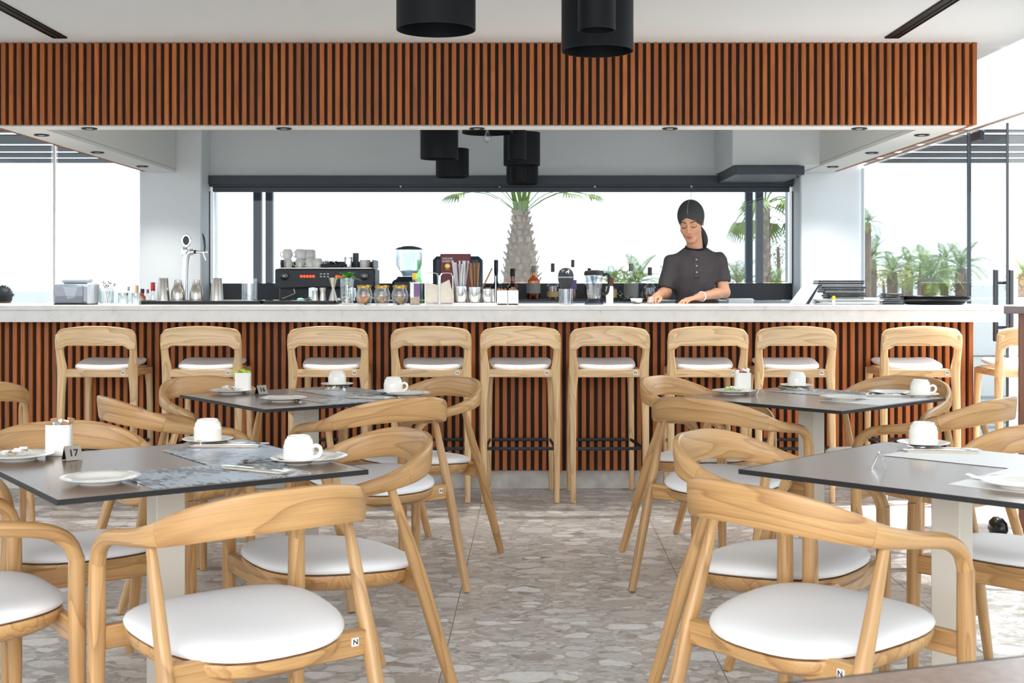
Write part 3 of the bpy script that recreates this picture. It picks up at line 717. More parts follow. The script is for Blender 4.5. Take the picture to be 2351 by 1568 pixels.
# ================================================================ bar stool (front = +y, towards the bar)
def build_stool(label, loc, rz, group):
    t = thing('bar_stool', label, 'stool', loc, rz, group)
    for s in (-1, 1):
        part('leg', MB().sweep(catmull([(s*0.205, -0.212, 0.004), (s*0.206, -0.203, 0.35), (s*0.204, -0.192, 0.62), (s*0.199, -0.192, 0.735), (s*0.2055, -0.206, 0.83), (s*0.2065, -0.222, 0.90), (s*0.204, -0.228, 0.945)], 4),
             [tuple(q) for q in catmull([(0.0150, 0.0150), (0.0195, 0.019), (0.022, 0.021), (0.027, 0.022), (0.0205, 0.0195), (0.0215, 0.0180), (0.0195, 0.0160)], 4)], (0, 1, 0), 16, 3.0), M['ash_stool'], t)
        part('leg', MB().sweep(catmull([(s*0.186, 0.212, 0.004), (s*0.184, 0.206, 0.35), (s*0.180, 0.200, 0.62), (s*0.172, 0.196, 0.735)], 4),
             [tuple(q) for q in catmull([(0.0135, 0.0135), (0.0175, 0.0175), (0.019, 0.020), (0.026, 0.022)], 4)], (0, 1, 0), 16, 2.8), M['ash_stool'], t)
        part('side_rail', MB().box((s*0.182, 0.0, 0.724), (0.026, 0.37, 0.042), 0.004), M['ash_stool'], t)
    # back board, crowned top edge, ends rounded into the posts
    xs = 0.2235*np.sin(np.linspace(-PI/2, PI/2, 33)); n = 20; vs = []; gr = []; fs = []
    for i, x in enumerate(xs):
        q = abs(x)/0.2235
        zt = 0.996-0.024*q**2-0.030*max(0, (q-0.82)/0.18)**2.6; w_ = min(1.0, max(0.0, (q-0.70)/0.17)); zb = 0.884-0.022*w_*w_*(3-2*w_)
        yc = -0.247+0.024*q**2; hh, ht = (zt-zb)/2, 0.0125+0.002*q
        if i in (0, len(xs)-1): hh *= 0.8; ht *= 0.7
        for k in range(n):
            th = 2*PI*(k+0.5)/n; c, s_ = math.cos(th), math.sin(th)
            dy = math.copysign(abs(c)**0.5, c)*ht; dz = math.copysign(abs(s_)**0.5, s_)*hh
            vs.append((x, yc+dy+0.10*dz, (zt+zb)/2+dz)); gr.append((x, dy+0.3, dz+0.2))
        if i:
            for k in range(n): fs.append([(i-1)*n+k, (i-1)*n+(k+1) % n, i*n+(k+1) % n, i*n+k])
    fs.append(list(range(n))); fs.append([(len(xs)-1)*n+k for k in range(n)])
    part('backrest', MB().add(vs, fs, gr), M['ash_stool'], t)
    part('back_rail', MB().box((0, -0.192, 0.727), (0.37, 0.028, 0.044), 0.004), M['ash_stool'], t)
    part('front_rail', MB().box((0, 0.197, 0.727), (0.33, 0.028, 0.040), 0.004), M['ash_stool'], t)
    # saddle cushion
    b = MB(); nx, n2 = 40, 0; vs = []; fs = []
    def out(sc):
        o = []
        for k in range(nx):
            th = 2*PI*k/nx; c, s_ = math.cos(th), math.sin(th)
            px = math.copysign(abs(c)**0.55, c); py = math.copysign(abs(s_)**0.55, s_)
            o.append((px*(0.178+0.016*py)*sc, 0.025+py*0.200*sc))
        return o
    rings = [(0.6, 0.747), (0.96, 0.747), (1.0, 0.756), (0.99, 0.766), (0.93, 0.774), (0.75, 0.777), (0.4, 0.776)]
    for sc, z in rings:
        for (x, y) in out(sc): vs.append((x, y, z+0.012*(x/0.19)**2+0.016*(y/0.2)))
    for r in range(len(rings)-1):
        for k in range(nx): fs.append([r*nx+k, r*nx+(k+1) % nx, (r+1)*nx+(k+1) % nx, (r+1)*nx+k])
    fs.append(list(range(nx))); fs.append([(len(rings)-1)*nx+k for k in range(nx)])
    b.add(vs, fs)
    part('seat_cushion', b, M['leather'], t)
    ring = MB()
    loop = [(-0.190, -0.200), (-0.10, -0.211), (0.10, -0.211), (0.190, -0.200), (0.188, 0.0), (0.178, 0.198), (0.0, 0.203), (-0.178, 0.198), (-0.188, 0.0)]
    ring.sweep([(x, y, 0.305) for x, y in loop], (0.005, 0.0095), (0, 0, 1), 10, 4.0, closed=True)
    part('footrest', ring, M['black'], t)
    tg = part('maker_tag', MB().box((0.148, -0.2075, 0.730), (0.022, 0.004, 0.022), 0.0005), M['paper'], t)
    obj('tag_mark', text_mesh('N', 0.020, M['black']), tg, (0.148, -0.2100, 0.730), (PI/2, 0, 0))
    return t
ST = [(221, 0.0, 'bar stool nearest the left end of the bar, below the grey napkin dispenser'),
      (462, 0.0, 'bar stool below the steel shakers and beer tap'),
      (753, 0.0, 'bar stool below the coffee machine and behind the rear left table'),
      (990, 0.0, 'bar stool below the cream napkin holder'),
      (1195, 0.0, 'bar stool below the square white sugar boxes, fully visible down to its feet'),
      (1395, 0.05, 'bar stool below the blender jug, fully visible down to its feet'),
      (1625, 0.0, 'bar stool directly below the bartender'),
      (1827, 0.0, 'bar stool below the slanted white till screen'),
      (2115, 0.0, 'bar stool at the right end of the slatted bar front, below the round black trays')]
st0 = None
for px, rz, lb in ST:
    loc = Vector((X(px, 7.10), 7.315, 0))
    if st0 is None: st0 = build_stool(lb, loc, rz, 'ash bar stools along the bar')
    else: dup(st0, loc, rz, lb)
dup(st0, Vector((X(2380, 7.10), 7.315, 0)), 0.0, 'bar stool standing in the glass doorway, half hidden by the brown service cabinet')
# ================================================================ tables
def build_table(label, c, e, loc_z=0):
    """c centre, e = unit direction of one edge"""
    rz = math.atan2(e[1], e[0])
    t = thing('dining_table', label, 'table', (c[0], c[1], 0), rz, 'square bistro tables')
    tp = part('tabletop', MB().box((0, 0, 0.7445), (0.795, 0.795, 0.011), 0.002), M['laminate'], t, smooth=False)
    b = MB()
    for s in (-1, 1):
        b.box((0, s*0.3995, 0.7435), (0.803, 0.005, 0.0125), 0.001); b.box((s*0.3995, 0, 0.7435), (0.005, 0.795, 0.0125), 0.001)
    part('edge_band', b, M['black'], t, smooth=False)
    part('column', MB().box((0, 0, 0.375), (0.080, 0.080, 0.715), 0.003), M['cream_metal'], t, smooth=False)
    part('top_bracket', MB().box((0, 0, 0.732), (0.30, 0.05, 0.013)).box((0, 0, 0.7315), (0.05, 0.30, 0.012)), M['black_metal'], t, smooth=False)
    part('base_plate', MB().box((0, 0, 0.009), (0.40, 0.40, 0.014), 0.004), M['cream_metal'], t, smooth=False)
    return t
def corner_centre(l, r):             # from left and right corner pixels
    a, b = on(*l, 0.75), on(*r, 0.75); m = (a+b)/2; d = (b-a); d.z = 0
    ang = math.atan2(d.y, d.x)-PI/4
    return (m.x, m.y), (math.cos(ang), math.sin(ang))
TB = {}
f_, r_ = on(130, 1148, 0.75), on(845, 1078, 0.75); e_ = (r_-f_); e_.z = 0; e_.normalize(); nrm = Vector((-e_.y, e_.x, 0))
cA = (f_+r_)/2+nrm*0.4
TB['A'] = ((cA.x, cA.y), (e_.x, e_.y))
TB['B'] = corner_centre((407, 906.4), (1008, 913.4))
TB['D'] = corner_centre((1555, 911.5), (2172.6, 913.3))
l_ = on(1697, 1077, 0.75); e2 = Vector((0.72, -0.694, 0)); n2_ = Vector((0.694, 0.72, 0)); cC = l_+e2*0.4+n2_*0.4
TB['C'] = ((cC.x, cC.y), (n2_.x, n2_.y))
build_table('front left square brown topped table with grey placemats', *TB['A'])
build_table('rear left square brown topped table, nearer the bar', *TB['B'])
build_table('square brown topped table front right with white paper placemats', *TB['C'])
build_table('square brown topped table right and nearer the bar', *TB['D'])
# corner of one more table in the very foreground
p1, p2 = on(1795, 1568, 0.75), on(2351, 1505, 0.75); d_ = (p2-p1); d_.z = 0; d_.normalize(); n3 = Vector((d_.y, -d_.x, 0))
cE = p1+d_*0.32+n3*0.40
build_table('brown tabletop cut off in the lower right corner of the foreground', (cE.x, cE.y), (d_.x, d_.y))
# ================================================================ service cabinet at the right edge
D = 6.15; ang = -math.atan2(X(2305, D), D)
cb = thing('service_cabinet', 'tall brown wooden service cabinet with grey brown top at the right edge', 'cabinet', (X(2305, D), D, 0), ang)
part('carcass', MB().box((0.068+0.25, 0.27, 0.565), (0.50, 0.42, 1.05), 0.003, ga=2), M['cabinet_wood'], cb, smooth=False)
part('worktop', MB().box((0.30, 0.24, 1.106), (0.60, 0.52, 0.036), 0.003), M['cabinet_top'], cb, smooth=False)
part('kickboard', MB().box((0.33, 0.28, 0.02), (0.48, 0.38, 0.04)), M['black'], cb, smooth=False)
bg_ = MB().lathe([(0, 0), (0.05, 0.002), (0.062, 0.02), (0.055, 0.055), (0.03, 0.078), (0, 0.082)], 24, sx=0.7, sy=1.2)
solo('shoe_bag', bg_, M['black_gloss'], 'small rounded black bag on the floor beside the brown cabinet', 'bag', (X(2291, 6.25), 6.25, 0), angle=80)
# ================================================================ tableware
TZ = 0.7503
def slide(tk, px, py, m):
    """place on table tk seen at pixel (px, py), slid along the line of sight until it lies m inside the edge"""
    c, e = TB[tk]; p = on(px, py, TZ); D = p.y
    for k in range(160):
        for s in (1, -1):
            Dk = D+s*k*0.005; q = Vector((X(px, Dk), Dk, TZ)); dx, dy = q.x-c[0], q.y-c[1]
            if max(abs(dx*e[0]+dy*e[1]), abs(-dx*e[1]+dy*e[0])) <= 0.4-m: return q
    return p
def loc2w(tk, lx, ly, z=TZ):
    c, e = TB[tk]; return Vector((c[0]+lx*e[0]-ly*e[1], c[1]+lx*e[1]+ly*e[0], z))
def tang(tk): return math.atan2(TB[tk][1][1], TB[tk][1][0])
plate_prof = [(0, 0.003), (0.050, 0.003), (0.062, 0.007), (0.080, 0.0115), (0.0950, 0.0150), (0.0960, 0.0165), (0.0945, 0.0172), (0.079, 0.0140), (0.061, 0.0095), (0.050, 0.0062), (0, 0.0060)]
foot = [(0.045, 0.004), (0.046, 0.0), (0.049, 0.0), (0.050, 0.004)]
plate_me = MB().lathe(plate_prof, 40).lathe(foot, 40).mesh('plate', M['china'])
saucer_me = MB().lathe([(r*0.80, z*1.05) for r, z in plate_prof], 36).lathe([(r*0.7, z) for r, z in foot], 36).mesh('saucer', M['china'])
cup_me = MB().lathe([(0.0365, 0.006), (0.0395, 0.0), (0.0415, 0.002), (0.0420, 0.008), (0.0420, 0.038), (0.0412, 0.044), (0.0392, 0.047), (0.0390, 0.052), (0.0365, 0.059), (0.0325, 0.0625), (0.0315, 0.0675), (0.0285, 0.0690), (0.0265, 0.0665), (0, 0.0660)], 36).mesh('cup_body', M['china'])
hnd = catmull([(0.0400, 0, 0.040), (0.052, 0, 0.044), (0.0625, 0, 0.038), (0.0640, 0, 0.026), (0.056, 0, 0.015), (0.0410, 0, 0.011)], 4)
handle_me = MB().sweep(hnd, (0.0052, 0.0038), (0, 1, 0), 10, 2.0).mesh('handle', M['china'])
def plate(px, py, tk, label, group='cream plates on the tables', m=0.070):
    p = slide(tk, px, py, m); tag(obj('plate', plate_me, None, p), label, 'plate', group); return p
def cup(px, py, tk, la, lb, hrot=0.0, m=0.052):
    p = slide(tk, px, py, m)
    tag(obj('saucer', saucer_me, None, p), lb, 'saucer', 'cream saucers under the cups')
    t = thing('coffee_cup', la, 'cup', p+Vector((0, 0, 0.0070)), hrot, 'upturned cream coffee cups on the tables')
    obj('cup_body', cup_me, t); obj('handle', handle_me, t)
    return p
cup(686, 1064, 'A', 'upturned coffee cup at the right corner of the front left table', 'saucer at the right corner of the front left table', -0.25)
cup(477, 1010, 'A', 'upturned coffee cup at the back of the front left table', 'saucer with cutlery leaning on it at the back of the front left table', 1.9)
cup(903, 905, 'B', 'upturned coffee cup at the right corner of the rear left table', 'saucer at the right corner of the rear left table', -0.25)
cup(774, 883, 'B', 'upturned coffee cup at the back of the rear left table', 'saucer at the back of the rear left table', 1.9)
cup(1829, 885, 'D', 'upturned coffee cup at the back of the right rear table', 'saucer at the back of the right rear table', 1.9)
cup(2113, 905, 'D', 'upturned coffee cup at the right corner of the right rear table', 'saucer at the right corner of the right rear table', -0.1)
cup(2120, 1020, 'C', 'upturned coffee cup on the right front table', 'saucer with a spoon leaning on it on the right front table', 1.6)
plate(231, 1108, 'A', 'empty plate at the front edge of the front left table')
plate(718, 1044, 'A', 'empty plate half hidden behind the cup on the front left table', m=0.05)
pa = plate(42, 1047, 'A', 'plate with scattered paper wrappers beside the front left number tent')
plate(651, 921, 'B', 'empty plate at the front edge of the rear left table')
plate(938, 898, 'B', 'empty plate half hidden behind the cup on the rear left table', m=0.05)
pb = plate(532, 901, 'B', 'plate with scattered paper wrappers beside the rear left number tent')
plate(1936, 918, 'D', 'empty plate at the front edge of the right rear table')
plate(2045, 900, 'D', 'empty plate beside the right cup on the right rear table', m=0.05)
pd = plate(1685, 902, 'D', 'plate with a green and white sachet beside the sugar box')
plate(2345, 1119, 'C', 'empty plate on a white placemat cut by the right edge')
# scattered wrappers on the three waste plates
def wrappers(p, label, cols):
    t = thing('paper_wrappers', label, 'wrappers', p+Vector((0, 0, 0.0078)), 0)
    for k in range(7):
        a, r = random.uniform(0, 6.3), random.uniform(0.0, 0.045)
        b = MB(); w_, h_ = random.uniform(0.02, 0.035), random.uniform(0.012, 0.02)
        vs = []; n = 5
        for i in range(n):
            for s in (-1, 1): vs.append(((i/(n-1)-0.5)*2*w_, s*h_*0.6, 0.006*math.sin(i*1.9+k)+0.007+0.002*k))
        vs += [(x, y, z-0.0006) for x, y, z in vs]
        fs = [[2*i, 2*i+1, 2*i+3, 2*i+2] for i in range(n-1)]+[[2*n+2*i, 2*n+2*i+2, 2*n+2*i+3, 2*n+2*i+1] for i in range(n-1)]
        for i in range(n-1): fs += [[2*i, 2*i+2, 2*n+2*i+2, 2*n+2*i], [2*i+1, 2*n+2*i+1, 2*n+2*i+3, 2*i+3]]
        b.add(vs, fs, xf=Matrix.Translation((r*math.cos(a), r*math.sin(a), 0)) @ Matrix.Rotation(a*1.7, 4, 'Z'))
        part('wrapper', b, M[cols[k % len(cols)]], t)
    return t
wrappers(pa, 'crumpled white wrappers and a brown stick on the plate by the front left number tent', ['paper', 'napkin', 'paper', 'placemat_white'])
wrappers(pb, 'crumpled white wrappers on the plate by the rear left number tent', ['paper', 'paper', 'napkin'])
wrappers(pd, 'torn green and white sachets on the plate of the right rear table', ['paper', 'lime', 'paper'])
# sugar boxes with sachets
def sugar(px, py, tk, label, cols, m=0.05):
    p = slide(tk, px, py, m)
    t = thing('sachet_box', label, 'sachet box', p, 0.06)
    b = MB(); w_, d_, h_ = 0.072, 0.046, 0.088
    n = 28
    def ring(sc, z):
        o = []
        for k in range(n):
            th = 2*PI*k/n; c, s_ = math.cos(th), math.sin(th)
            o.append((math.copysign(abs(c)**0.45, c)*(w_/2-sc), math.copysign(abs(s_)**0.45, s_)*(d_/2-sc), z))
        return o
    rings = [ring(0.002, 0), ring(0, 0.002), ring(0, h_-0.001), ring(0.001, h_), ring(0.003, h_), ring(0.004, h_-0.002), ring(0.004, 0.006)]
    vs = [q for r in rings for q in r]; fs = []
    for r in range(len(rings)-1):
        for k in range(n): fs.append([r*n+k, r*n+(k+1) % n, (r+1)*n+(k+1) % n, (r+1)*n+k])
    fs.append(list(range(n))); fs.append([(len(rings)-1)*n+k for k in range(n)])
    part('box', b.add(vs, fs), M['china'], t)
    for k in range(9):
        bb = MB().box((0, 0, 0), (0.020, 0.0035, 0.062), 0.0012)
        o = part('sachet', bb, M[cols[k % len(cols)]], t)
        o.location = (-0.024+0.006*k, -0.012+0.009*(k % 3), 0.068+random.uniform(-0.006, 0.010))
        o.rotation_euler = (random.uniform(-0.1, 0.1), random.uniform(-0.35, 0.35), random.uniform(-0.5, 0.5))
sugar(136, 1037, 'A', 'white china box of brown sugar sachets on the front left table', ['kraft', 'paper', 'kraft', 'grey_label', 'paper', 'paper'])
sugar(558, 892, 'B', 'white china box of lime green and brown sachets on the rear left table', ['lime', 'lime', 'kraft', 'kraft', 'lime', 'yellow_label'])
sugar(1705, 894, 'D', 'white china box of red and white sachets on the right rear table', ['paper', 'red', 'paper', 'kraft', 'paper'])
# number tents
def tent(px, py, tk, label, rz, txt):
    p = slide(tk, px, py, 0.03)
    t = thing('number_tent', label, 'table number', p, rz)
    w_, h_ = 0.046, 0.042; a = math.radians(24)
    for s, nm in ((-1, 'front_plate'), (1, 'back_plate')):
        o = part(nm, MB().box((0, 0, h_/2), (w_, 0.0016, h_), xf=Matrix.Translation((0, s*h_*math.sin(a), 0.001)) @ Matrix.Rotation(s*a, 4, 'X')), M['steel'] if s < 0 else M['black'], t, smooth=False)
        if s < 0 and txt:
            me = text_mesh(txt, 0.027, M['black'])
            obj('lettering', me, o, (0, -h_*math.sin(a)+math.sin(a)*h_*0.5-0.0013, 0.001+math.cos(a)*h_*0.5), (PI/2-a, 0, 0))
    return t
tent(166, 1056, 'A', 'small black and steel tent with the number 17 on the front left table', 0.70, '17')
tent(600, 905, 'B', 'small black and steel tent with the number 16 on the rear left table', 0.75, '16')
def wire_tent(px, py, tk, label, rz):
    p = slide(tk, px, py, 0.03)
    t = thing('number_tent', label, 'table number', p, rz)
    for s in (-1, 1):
        part('side_plate', MB().box((0, 0, 0), (0.0018, 0.046, 0.044), 0.0004, xf=Matrix.Translation((s*0.0095, 0, 0.0215)) @ Matrix.Rotation(s*-0.42, 4, 'Y')), M['glassware'] if s > 0 else M['chrome'], t, smooth=False)
    part('ridge', MB().tube([(0, -0.023, 0.042), (0, 0.023, 0.042)], 0.0018, 8), M['chrome'], t)
wire_tent(2018, 1076, 'C', 'tent shaped number stand seen end on, on the right front table', -0.30)
wire_tent(1747, 906, 'D', 'tent shaped number stand seen end on, on the right rear table', -0.20)
# placemats
def mat_(tk, x0, x1, y0, y1, label, m, z=0.0, grp=None):
    w_, d_ = x1-x0, y1-y0
    swap = d_ > w_
    b = MB().box((0, 0, 0.0004), (max(w_, d_), min(w_, d_), 0.0008))
    o = obj('placemat', b.mesh('placemat', m, smooth=False), None, loc2w(tk, (x0+x1)/2, (y0+y1)/2, TZ+z), (0, 0, tang(tk)+(PI/2 if swap else 0)))
    return tag(o, label, 'placemat', grp)
mat_('A', -0.17, 0.25, -0.385, -0.085, 'glossy grey printed placemat along the front edge of the front left table', M['placemat'])
mat_('A', 0.085, 0.385, -0.12, 0.27, 'glossy grey printed placemat at the back right of the front left table', M['placemat'], 0.0009)
mat_('B', 0.09, 0.385, -0.10, 0.30, 'glossy grey printed placemat along the front edge of the rear left table', M['placemat'])
mat_('B', -0.29, 0.11, 0.09, 0.385, 'glossy grey printed placemat at the back of the rear left table', M['placemat'], 0.0009)
mat_('C', -0.26, 0.16, -0.385, -0.11, 'white paper placemat under the plate on the right front table', M['placemat_white'])
mat_('C', 0.10, 0.385, -0.14, 0.25, 'white paper placemat beside the cup on the right front table', M['placemat_white'], 0.0009)
mat_('D', 0.10, 0.385, -0.10, 0.33, 'white paper placemat along the front edge of the right rear table', M['placemat_white'])
mat_('D', -0.29, 0.11, 0.10, 0.385, 'grey printed placemat at the back of the right rear table', M['placemat'], 0.0009)
# cutlery
def strip(path, widths, th=0.0016):
    """flat ribbon along x with given half widths and heights"""
    b = MB(); vs = []; n = len(path)
    for (x, z), w_ in zip(path, widths):
        vs += [(x, -w_, z), (x, w_, z), (x, w_, z+th), (x, -w_, z+th)]
    fs = []
    for i in range(n-1):
        for k in range(4): fs.append([4*i+k, 4*i+(k+1) % 4, 4*i+4+(k+1) % 4, 4*i+4+k])
    fs += [[0, 1, 2, 3], [4*n-4+k for k in range(4)]]
    return b.add(vs, fs)
hx = [(-0.098, 0.0), (-0.095, 0.0), (-0.06, 0.002), (-0.01, 0.004), (0.03, 0.003)]
hw = [0.004, 0.0075, 0.0065, 0.0035, 0.003]
def fork_mesh():
    b = strip(hx+[(0.045, 0.002), (0.058, 0.001)], hw+[0.006, 0.0115])
    for k in range(4):
        y = -0.0096+0.0064*k
        q = strip([(0.056, 0.001), (0.078, 0.003), (0.098, 0.009)], [0.0021, 0.0018, 0.0010])
        b.add([(p[0], p[1]+y, p[2]) for p in q.v], q.f)
    return b.mesh('fork', M['chrome'], angle=60)
def knife_mesh():
    return strip([(-0.11, 0.0), (-0.106, 0.0), (-0.06, 0.001), (0.0, 0.001), (0.01, 0.001), (0.06, 0.0005), (0.10, 0.0005), (0.112, 0.0005)], [0.005, 0.0085, 0.0075, 0.0065, 0.0085, 0.0095, 0.008, 0.002], 0.0022).mesh('knife', M['chrome'], angle=60)
def spoon_mesh():
    b = strip(hx, hw); n = 16
    vs = []; fs = []
    for r, z in ((1.0, 0.005), (0.75, 0.001), (0.4, -0.0015), (0.0, -0.002)):
        for k in range(n):
            th = 2*PI*k/n; vs.append((0.062+0.034*r*math.cos(th)*(1-0.12*math.cos(th)), 0.0205*r*math.sin(th), z+0.003))
    for j in range(3):
        for k in range(n): fs.append([j*n+k, j*n+(k+1) % n, (j+1)*n+(k+1) % n, (j+1)*n+k])
    m0 = len(vs)
    vs += [(x, y, z+0.0012) for x, y, z in vs]; fs += [[i+m0 for i in f] for f in list(fs)]
    for k in range(n): fs.append([k, (k+1) % n, m0+(k+1) % n, m0+k])
    b.add(vs, fs)
    return b.mesh('spoon', M['chrome'], angle=60)
FK, KN, SP = fork_mesh(), knife_mesh(), spoon_mesh()
napk_me = MB().box((0, 0, 0.0035), (0.20, 0.062, 0.0035), 0.001).box((0.002, 0.002, 0.0008), (0.196, 0.060, 0.0016)).mesh('napkin', M['napkin'])
def lay(me, nm, tk, lx, ly, ang, label, z=0.002, cat=None, tilt=0.0):
    return tag(obj(nm, me, None, loc2w(tk, lx, ly, TZ+z), (0, tilt, tang(tk)+ang)), label, cat or nm, nm+'s on the tables')
def setting(tk, lx, ly, ang, where, sp=True):
    tag(obj('napkin', napk_me, None, loc2w(tk, lx, ly, TZ+0.0018), (0, 0, tang(tk)+ang)), 'folded natural paper napkin under the cutlery '+where, 'napkin', 'napkins under the cutlery')
    s, c = math.sin(ang), math.cos(ang)
    def off(d, f): return lx-s*d+c*f, ly+c*d+s*f
    x, y = off(-0.016, 0.0); lay(KN, 'knife', tk, x, y, ang+0.03, 'steel knife on the napkin '+where, 0.0072)
    x, y = off(0.012, 0.005); lay(FK, 'fork', tk, x, y, ang+PI-0.05, 'steel fork on the napkin '+where, 0.0072)
    if sp:
        x, y = off(0.050, 0.02); lay(SP, 'spoon', tk, x, y, ang+PI+0.12, 'steel spoon lying beside the napkin '+where, 0.0022)
setting('A', 0.155, -0.255, -1.15, 'at the front of the front left table', False)
lay(SP, 'spoon', 'A', 0.235, -0.115, -2.75, 'steel spoon lying on the placemat of the front left table', 0.003)
setting('A', 0.275, 0.245, -0.62, 'at the back of the front left table')
setting('B', 0.265, 0.165, 0.55, 'at the front of the rear left table')
setting('B', -0.27, 0.285, -0.6, 'at the back of the rear left table')
setting('C', 0.285, 0.165, -0.95, 'beside the cup on the right front table')
setting('D', 0.20, 0.26, 0.7, 'at the right of the right rear table')
setting('D', -0.29, 0.285, -0.6, 'at the back of the right rear table')
lay(FK, 'fork', 'A', -0.165, -0.175, PI/2, 'steel fork half under the front plate of the front left table', 0.0015)
p_ = slide('B', 668, 920, 0.03); tag(obj('fork', FK, None, p_+Vector((0.01, 0.03, 0.0012)), (0, 0, 2.0)), 'steel fork half under the front plate of the rear left table', 'fork', 'forks on the tables')
lay(FK, 'fork', 'C', -0.135, -0.20, PI/2, 'steel fork half under the plate of the right front table', 0.0012)
p_ = slide('D', 1958, 916, 0.03); tag(obj('fork', FK, None, p_+Vector((0.0, 0.03, 0.0012)), (0, 0, 2.2)), 'steel fork half under the front plate of the right rear table', 'fork', 'forks on the tables')
# ================================================================ things on the bar
BT = 1.1052                                   # bar top height
def bz(D): return BT
def on_bar(px, D): return Vector((X(px, D), D, BT))
def m_px(n, D): return n*D/FPX                # pixels -> metres at distance D
# grey napkin dispenser
D = 7.62; s = m_px(1, D)
t = thing('napkin_dispenser', 'grey translucent countertop napkin dispenser at the left end of the bar', 'dispenser', on_bar(175, D), 0.10)
part('body', MB().box((0, 0, 24*s), (90*s, 0.16, 46*s), 0.018), M['grey_plastic'], t)
part('front_window', MB().box((-9*s, -0.081, 24*s), (64*s, 0.006, 42*s), 0.003), M['smoke_glass'], t)
part('side_cheek', MB().box((37*s, 0, 25*s), (18*s, 0.168, 50*s), 0.012), M['sky_plastic'], t)
part('lid', MB().box((2*s, 0, 55*s), (64*s, 0.11, 18*s), 0.020), M['sky_plastic'], t)
part('napkin_slot', MB().prism([(-22*s, 40*s), (10*s, 40*s), (4*s, 16*s), (-12*s, 12*s)], 0.0815, 0.083, xf=Matrix.Rotation(PI/2, 4, 'X')), M['paper'], t, smooth=False)
part('foot', MB().box((0, 0, 0.004), (86*s, 0.15, 0.008), 0.002), M['charcoal'], t)
# glass with dried stems
def tumbler_prof(r, h, tk=0.0025, base=0.006):
    return [(0, 0), (r*0.9, 0), (r, 0.004), (r*1.04, h), (r*1.04-tk, h), (r-tk, base), (0, base)]
D = 7.65
t = thing('stem_glass', 'clear tumbler holding dried flower stems beside the napkin dispenser', 'glass', on_bar(245, D))
part('tumbler', MB().lathe(tumbler_prof(0.040, 0.098), 28), M['glassware'], t)
for k in range(5):
    a = k*1.26; b = MB()
    tip = Vector((-0.03+0.018*k, 0.02*math.cos(a), 0.135-0.008*(k % 3)))
    b.tube([(0.01*math.cos(a), 0.01*math.sin(a), 0.008), tip*0.5+Vector((0, 0, 0.03)), tip], 0.0014, 6)
    for j in range(6):
        q = tip+Vector((random.uniform(-0.010, 0.010), random.uniform(-0.01, 0.01), random.uniform(-0.022, 0.008)))
        b.lathe([(0, -0.005), (0.003, 0), (0, 0.006)], 5, c=tuple(q))
    part('dried_stem', b, M['dark_cork'], t)
# little jars and corked bottles
def bottle(label, px, D, h_px, w_px, glass, cap, cap_px=12, neck=0.32, shoulder=0.62, label_m=None, lab=(0.15, 0.5), fill=None, fill_to=0.6, name='bottle', cat='bottle', z0=None, group=None, neck_w=None, yaw=0.0):
    z = BT if z0 is None else z0
    t = thing(name, label, cat, (X(px, D), D, z), yaw, group)
    h = m_px(h_px, D); r = m_px(w_px, D)/2; hc = m_px(cap_px, D); hb = h-hc
    rn = neck_w*r if neck_w else max(0.0055, r*neck)
    prof = [(0, 0), (r*0.92, 0), (r, 0.004), (r, hb*shoulder), (r*0.93, hb*(shoulder+0.06)), (r*0.62, hb*(shoulder+0.14)), (rn*1.15, hb*(shoulder+0.22)), (rn, hb*0.92), (rn*1.12, hb*0.93), (rn*1.12, hb)]
    prof = catmull(prof[2:8], 4)
    prof = [(0, 0), (r*0.92, 0)]+[tuple(q) for q in prof]+[(rn*1.12, hb*0.93), (rn*1.12, hb), (0, hb)]
    part('glass', MB().lathe(prof, 28), glass, t)
    part('cap', MB().lathe([(0, 0), (rn*1.18, 0), (rn*1.22, hc*0.1), (rn*1.22, hc*0.92), (rn*1.08, hc), (0, hc)], 18, c=(0, 0, hb)), cap, t)
    if label_m:
        part('paper_label', MB().lathe([(r*1.004, hb*lab[0]), (r*1.012, hb*lab[0]), (r*1.012, hb*lab[1]), (r*1.004, hb*lab[1])], 28), label_m, t)
    if fill:
        q = [(0, 0.003), (r*0.86, 0.003), (r*0.95, 0.006), (r*0.95, min(hb*fill_to, hb*shoulder)), ]
        if fill_to > shoulder: q.append((r*0.6, hb*fill_to))
        q.append((0, hb*min(fill_to, shoulder+0.14) if fill_to > shoulder else hb*fill_to))
        part('liquid', MB().lathe(q, 28), fill, t)
    return t
GB = 'small bottles at the left of the bar'
bottle('small clear bottle with grey stopper behind the tiny jars', 295, 7.80, 40, 9, M['glassware'], M['grey_label'], 10, 0.55, name='corked_bottle', group=GB)
bottle('small clear bottle with tall tan cork', 314, 7.80, 43, 9, M['glassware'], M['cork'], 18, 0.75, name='corked_bottle', group=GB)
bottle('small dark bottle with yellow collar and black cap', 327, 7.75, 35, 14, M['whisky'], M['black'], 9, 0.5, label_m=M['yellow_label'], name='corked_bottle', group=GB)
bottle('tiny clear bottle with blue cap', 339, 7.75, 34, 8, M['glassware'], M['purple'], 9, 0.6, name='corked_bottle', group=GB)
bottle('small clear bottle with tall red wax cap', 351, 7.75, 50, 11, M['glassware'], M['red'], 20, 0.75, name='corked_bottle', group=GB)
def jar(px, D, w, h, label, group):
    r = m_px(w, D)/2; hh = m_px(h, D)
    t = thing('tiny_jar', label, 'jar', on_bar(px, D), 0, group)
    part('glass', MB().lathe([(0, 0), (r*0.95, 0), (r, 0.003), (r, hh*0.7), (r*0.85, hh*0.8), (r*0.85-0.002, hh*0.8), (r-0.002, hh*0.7), (r-0.002, 0.005), (0, 0.005)], 22), M['glassware'], t)
    part('lid', MB().lathe([(0, hh*0.79), (r*0.95, hh*0.79), (r*0.97, hh), (0, hh)], 22), M['steel'], t)
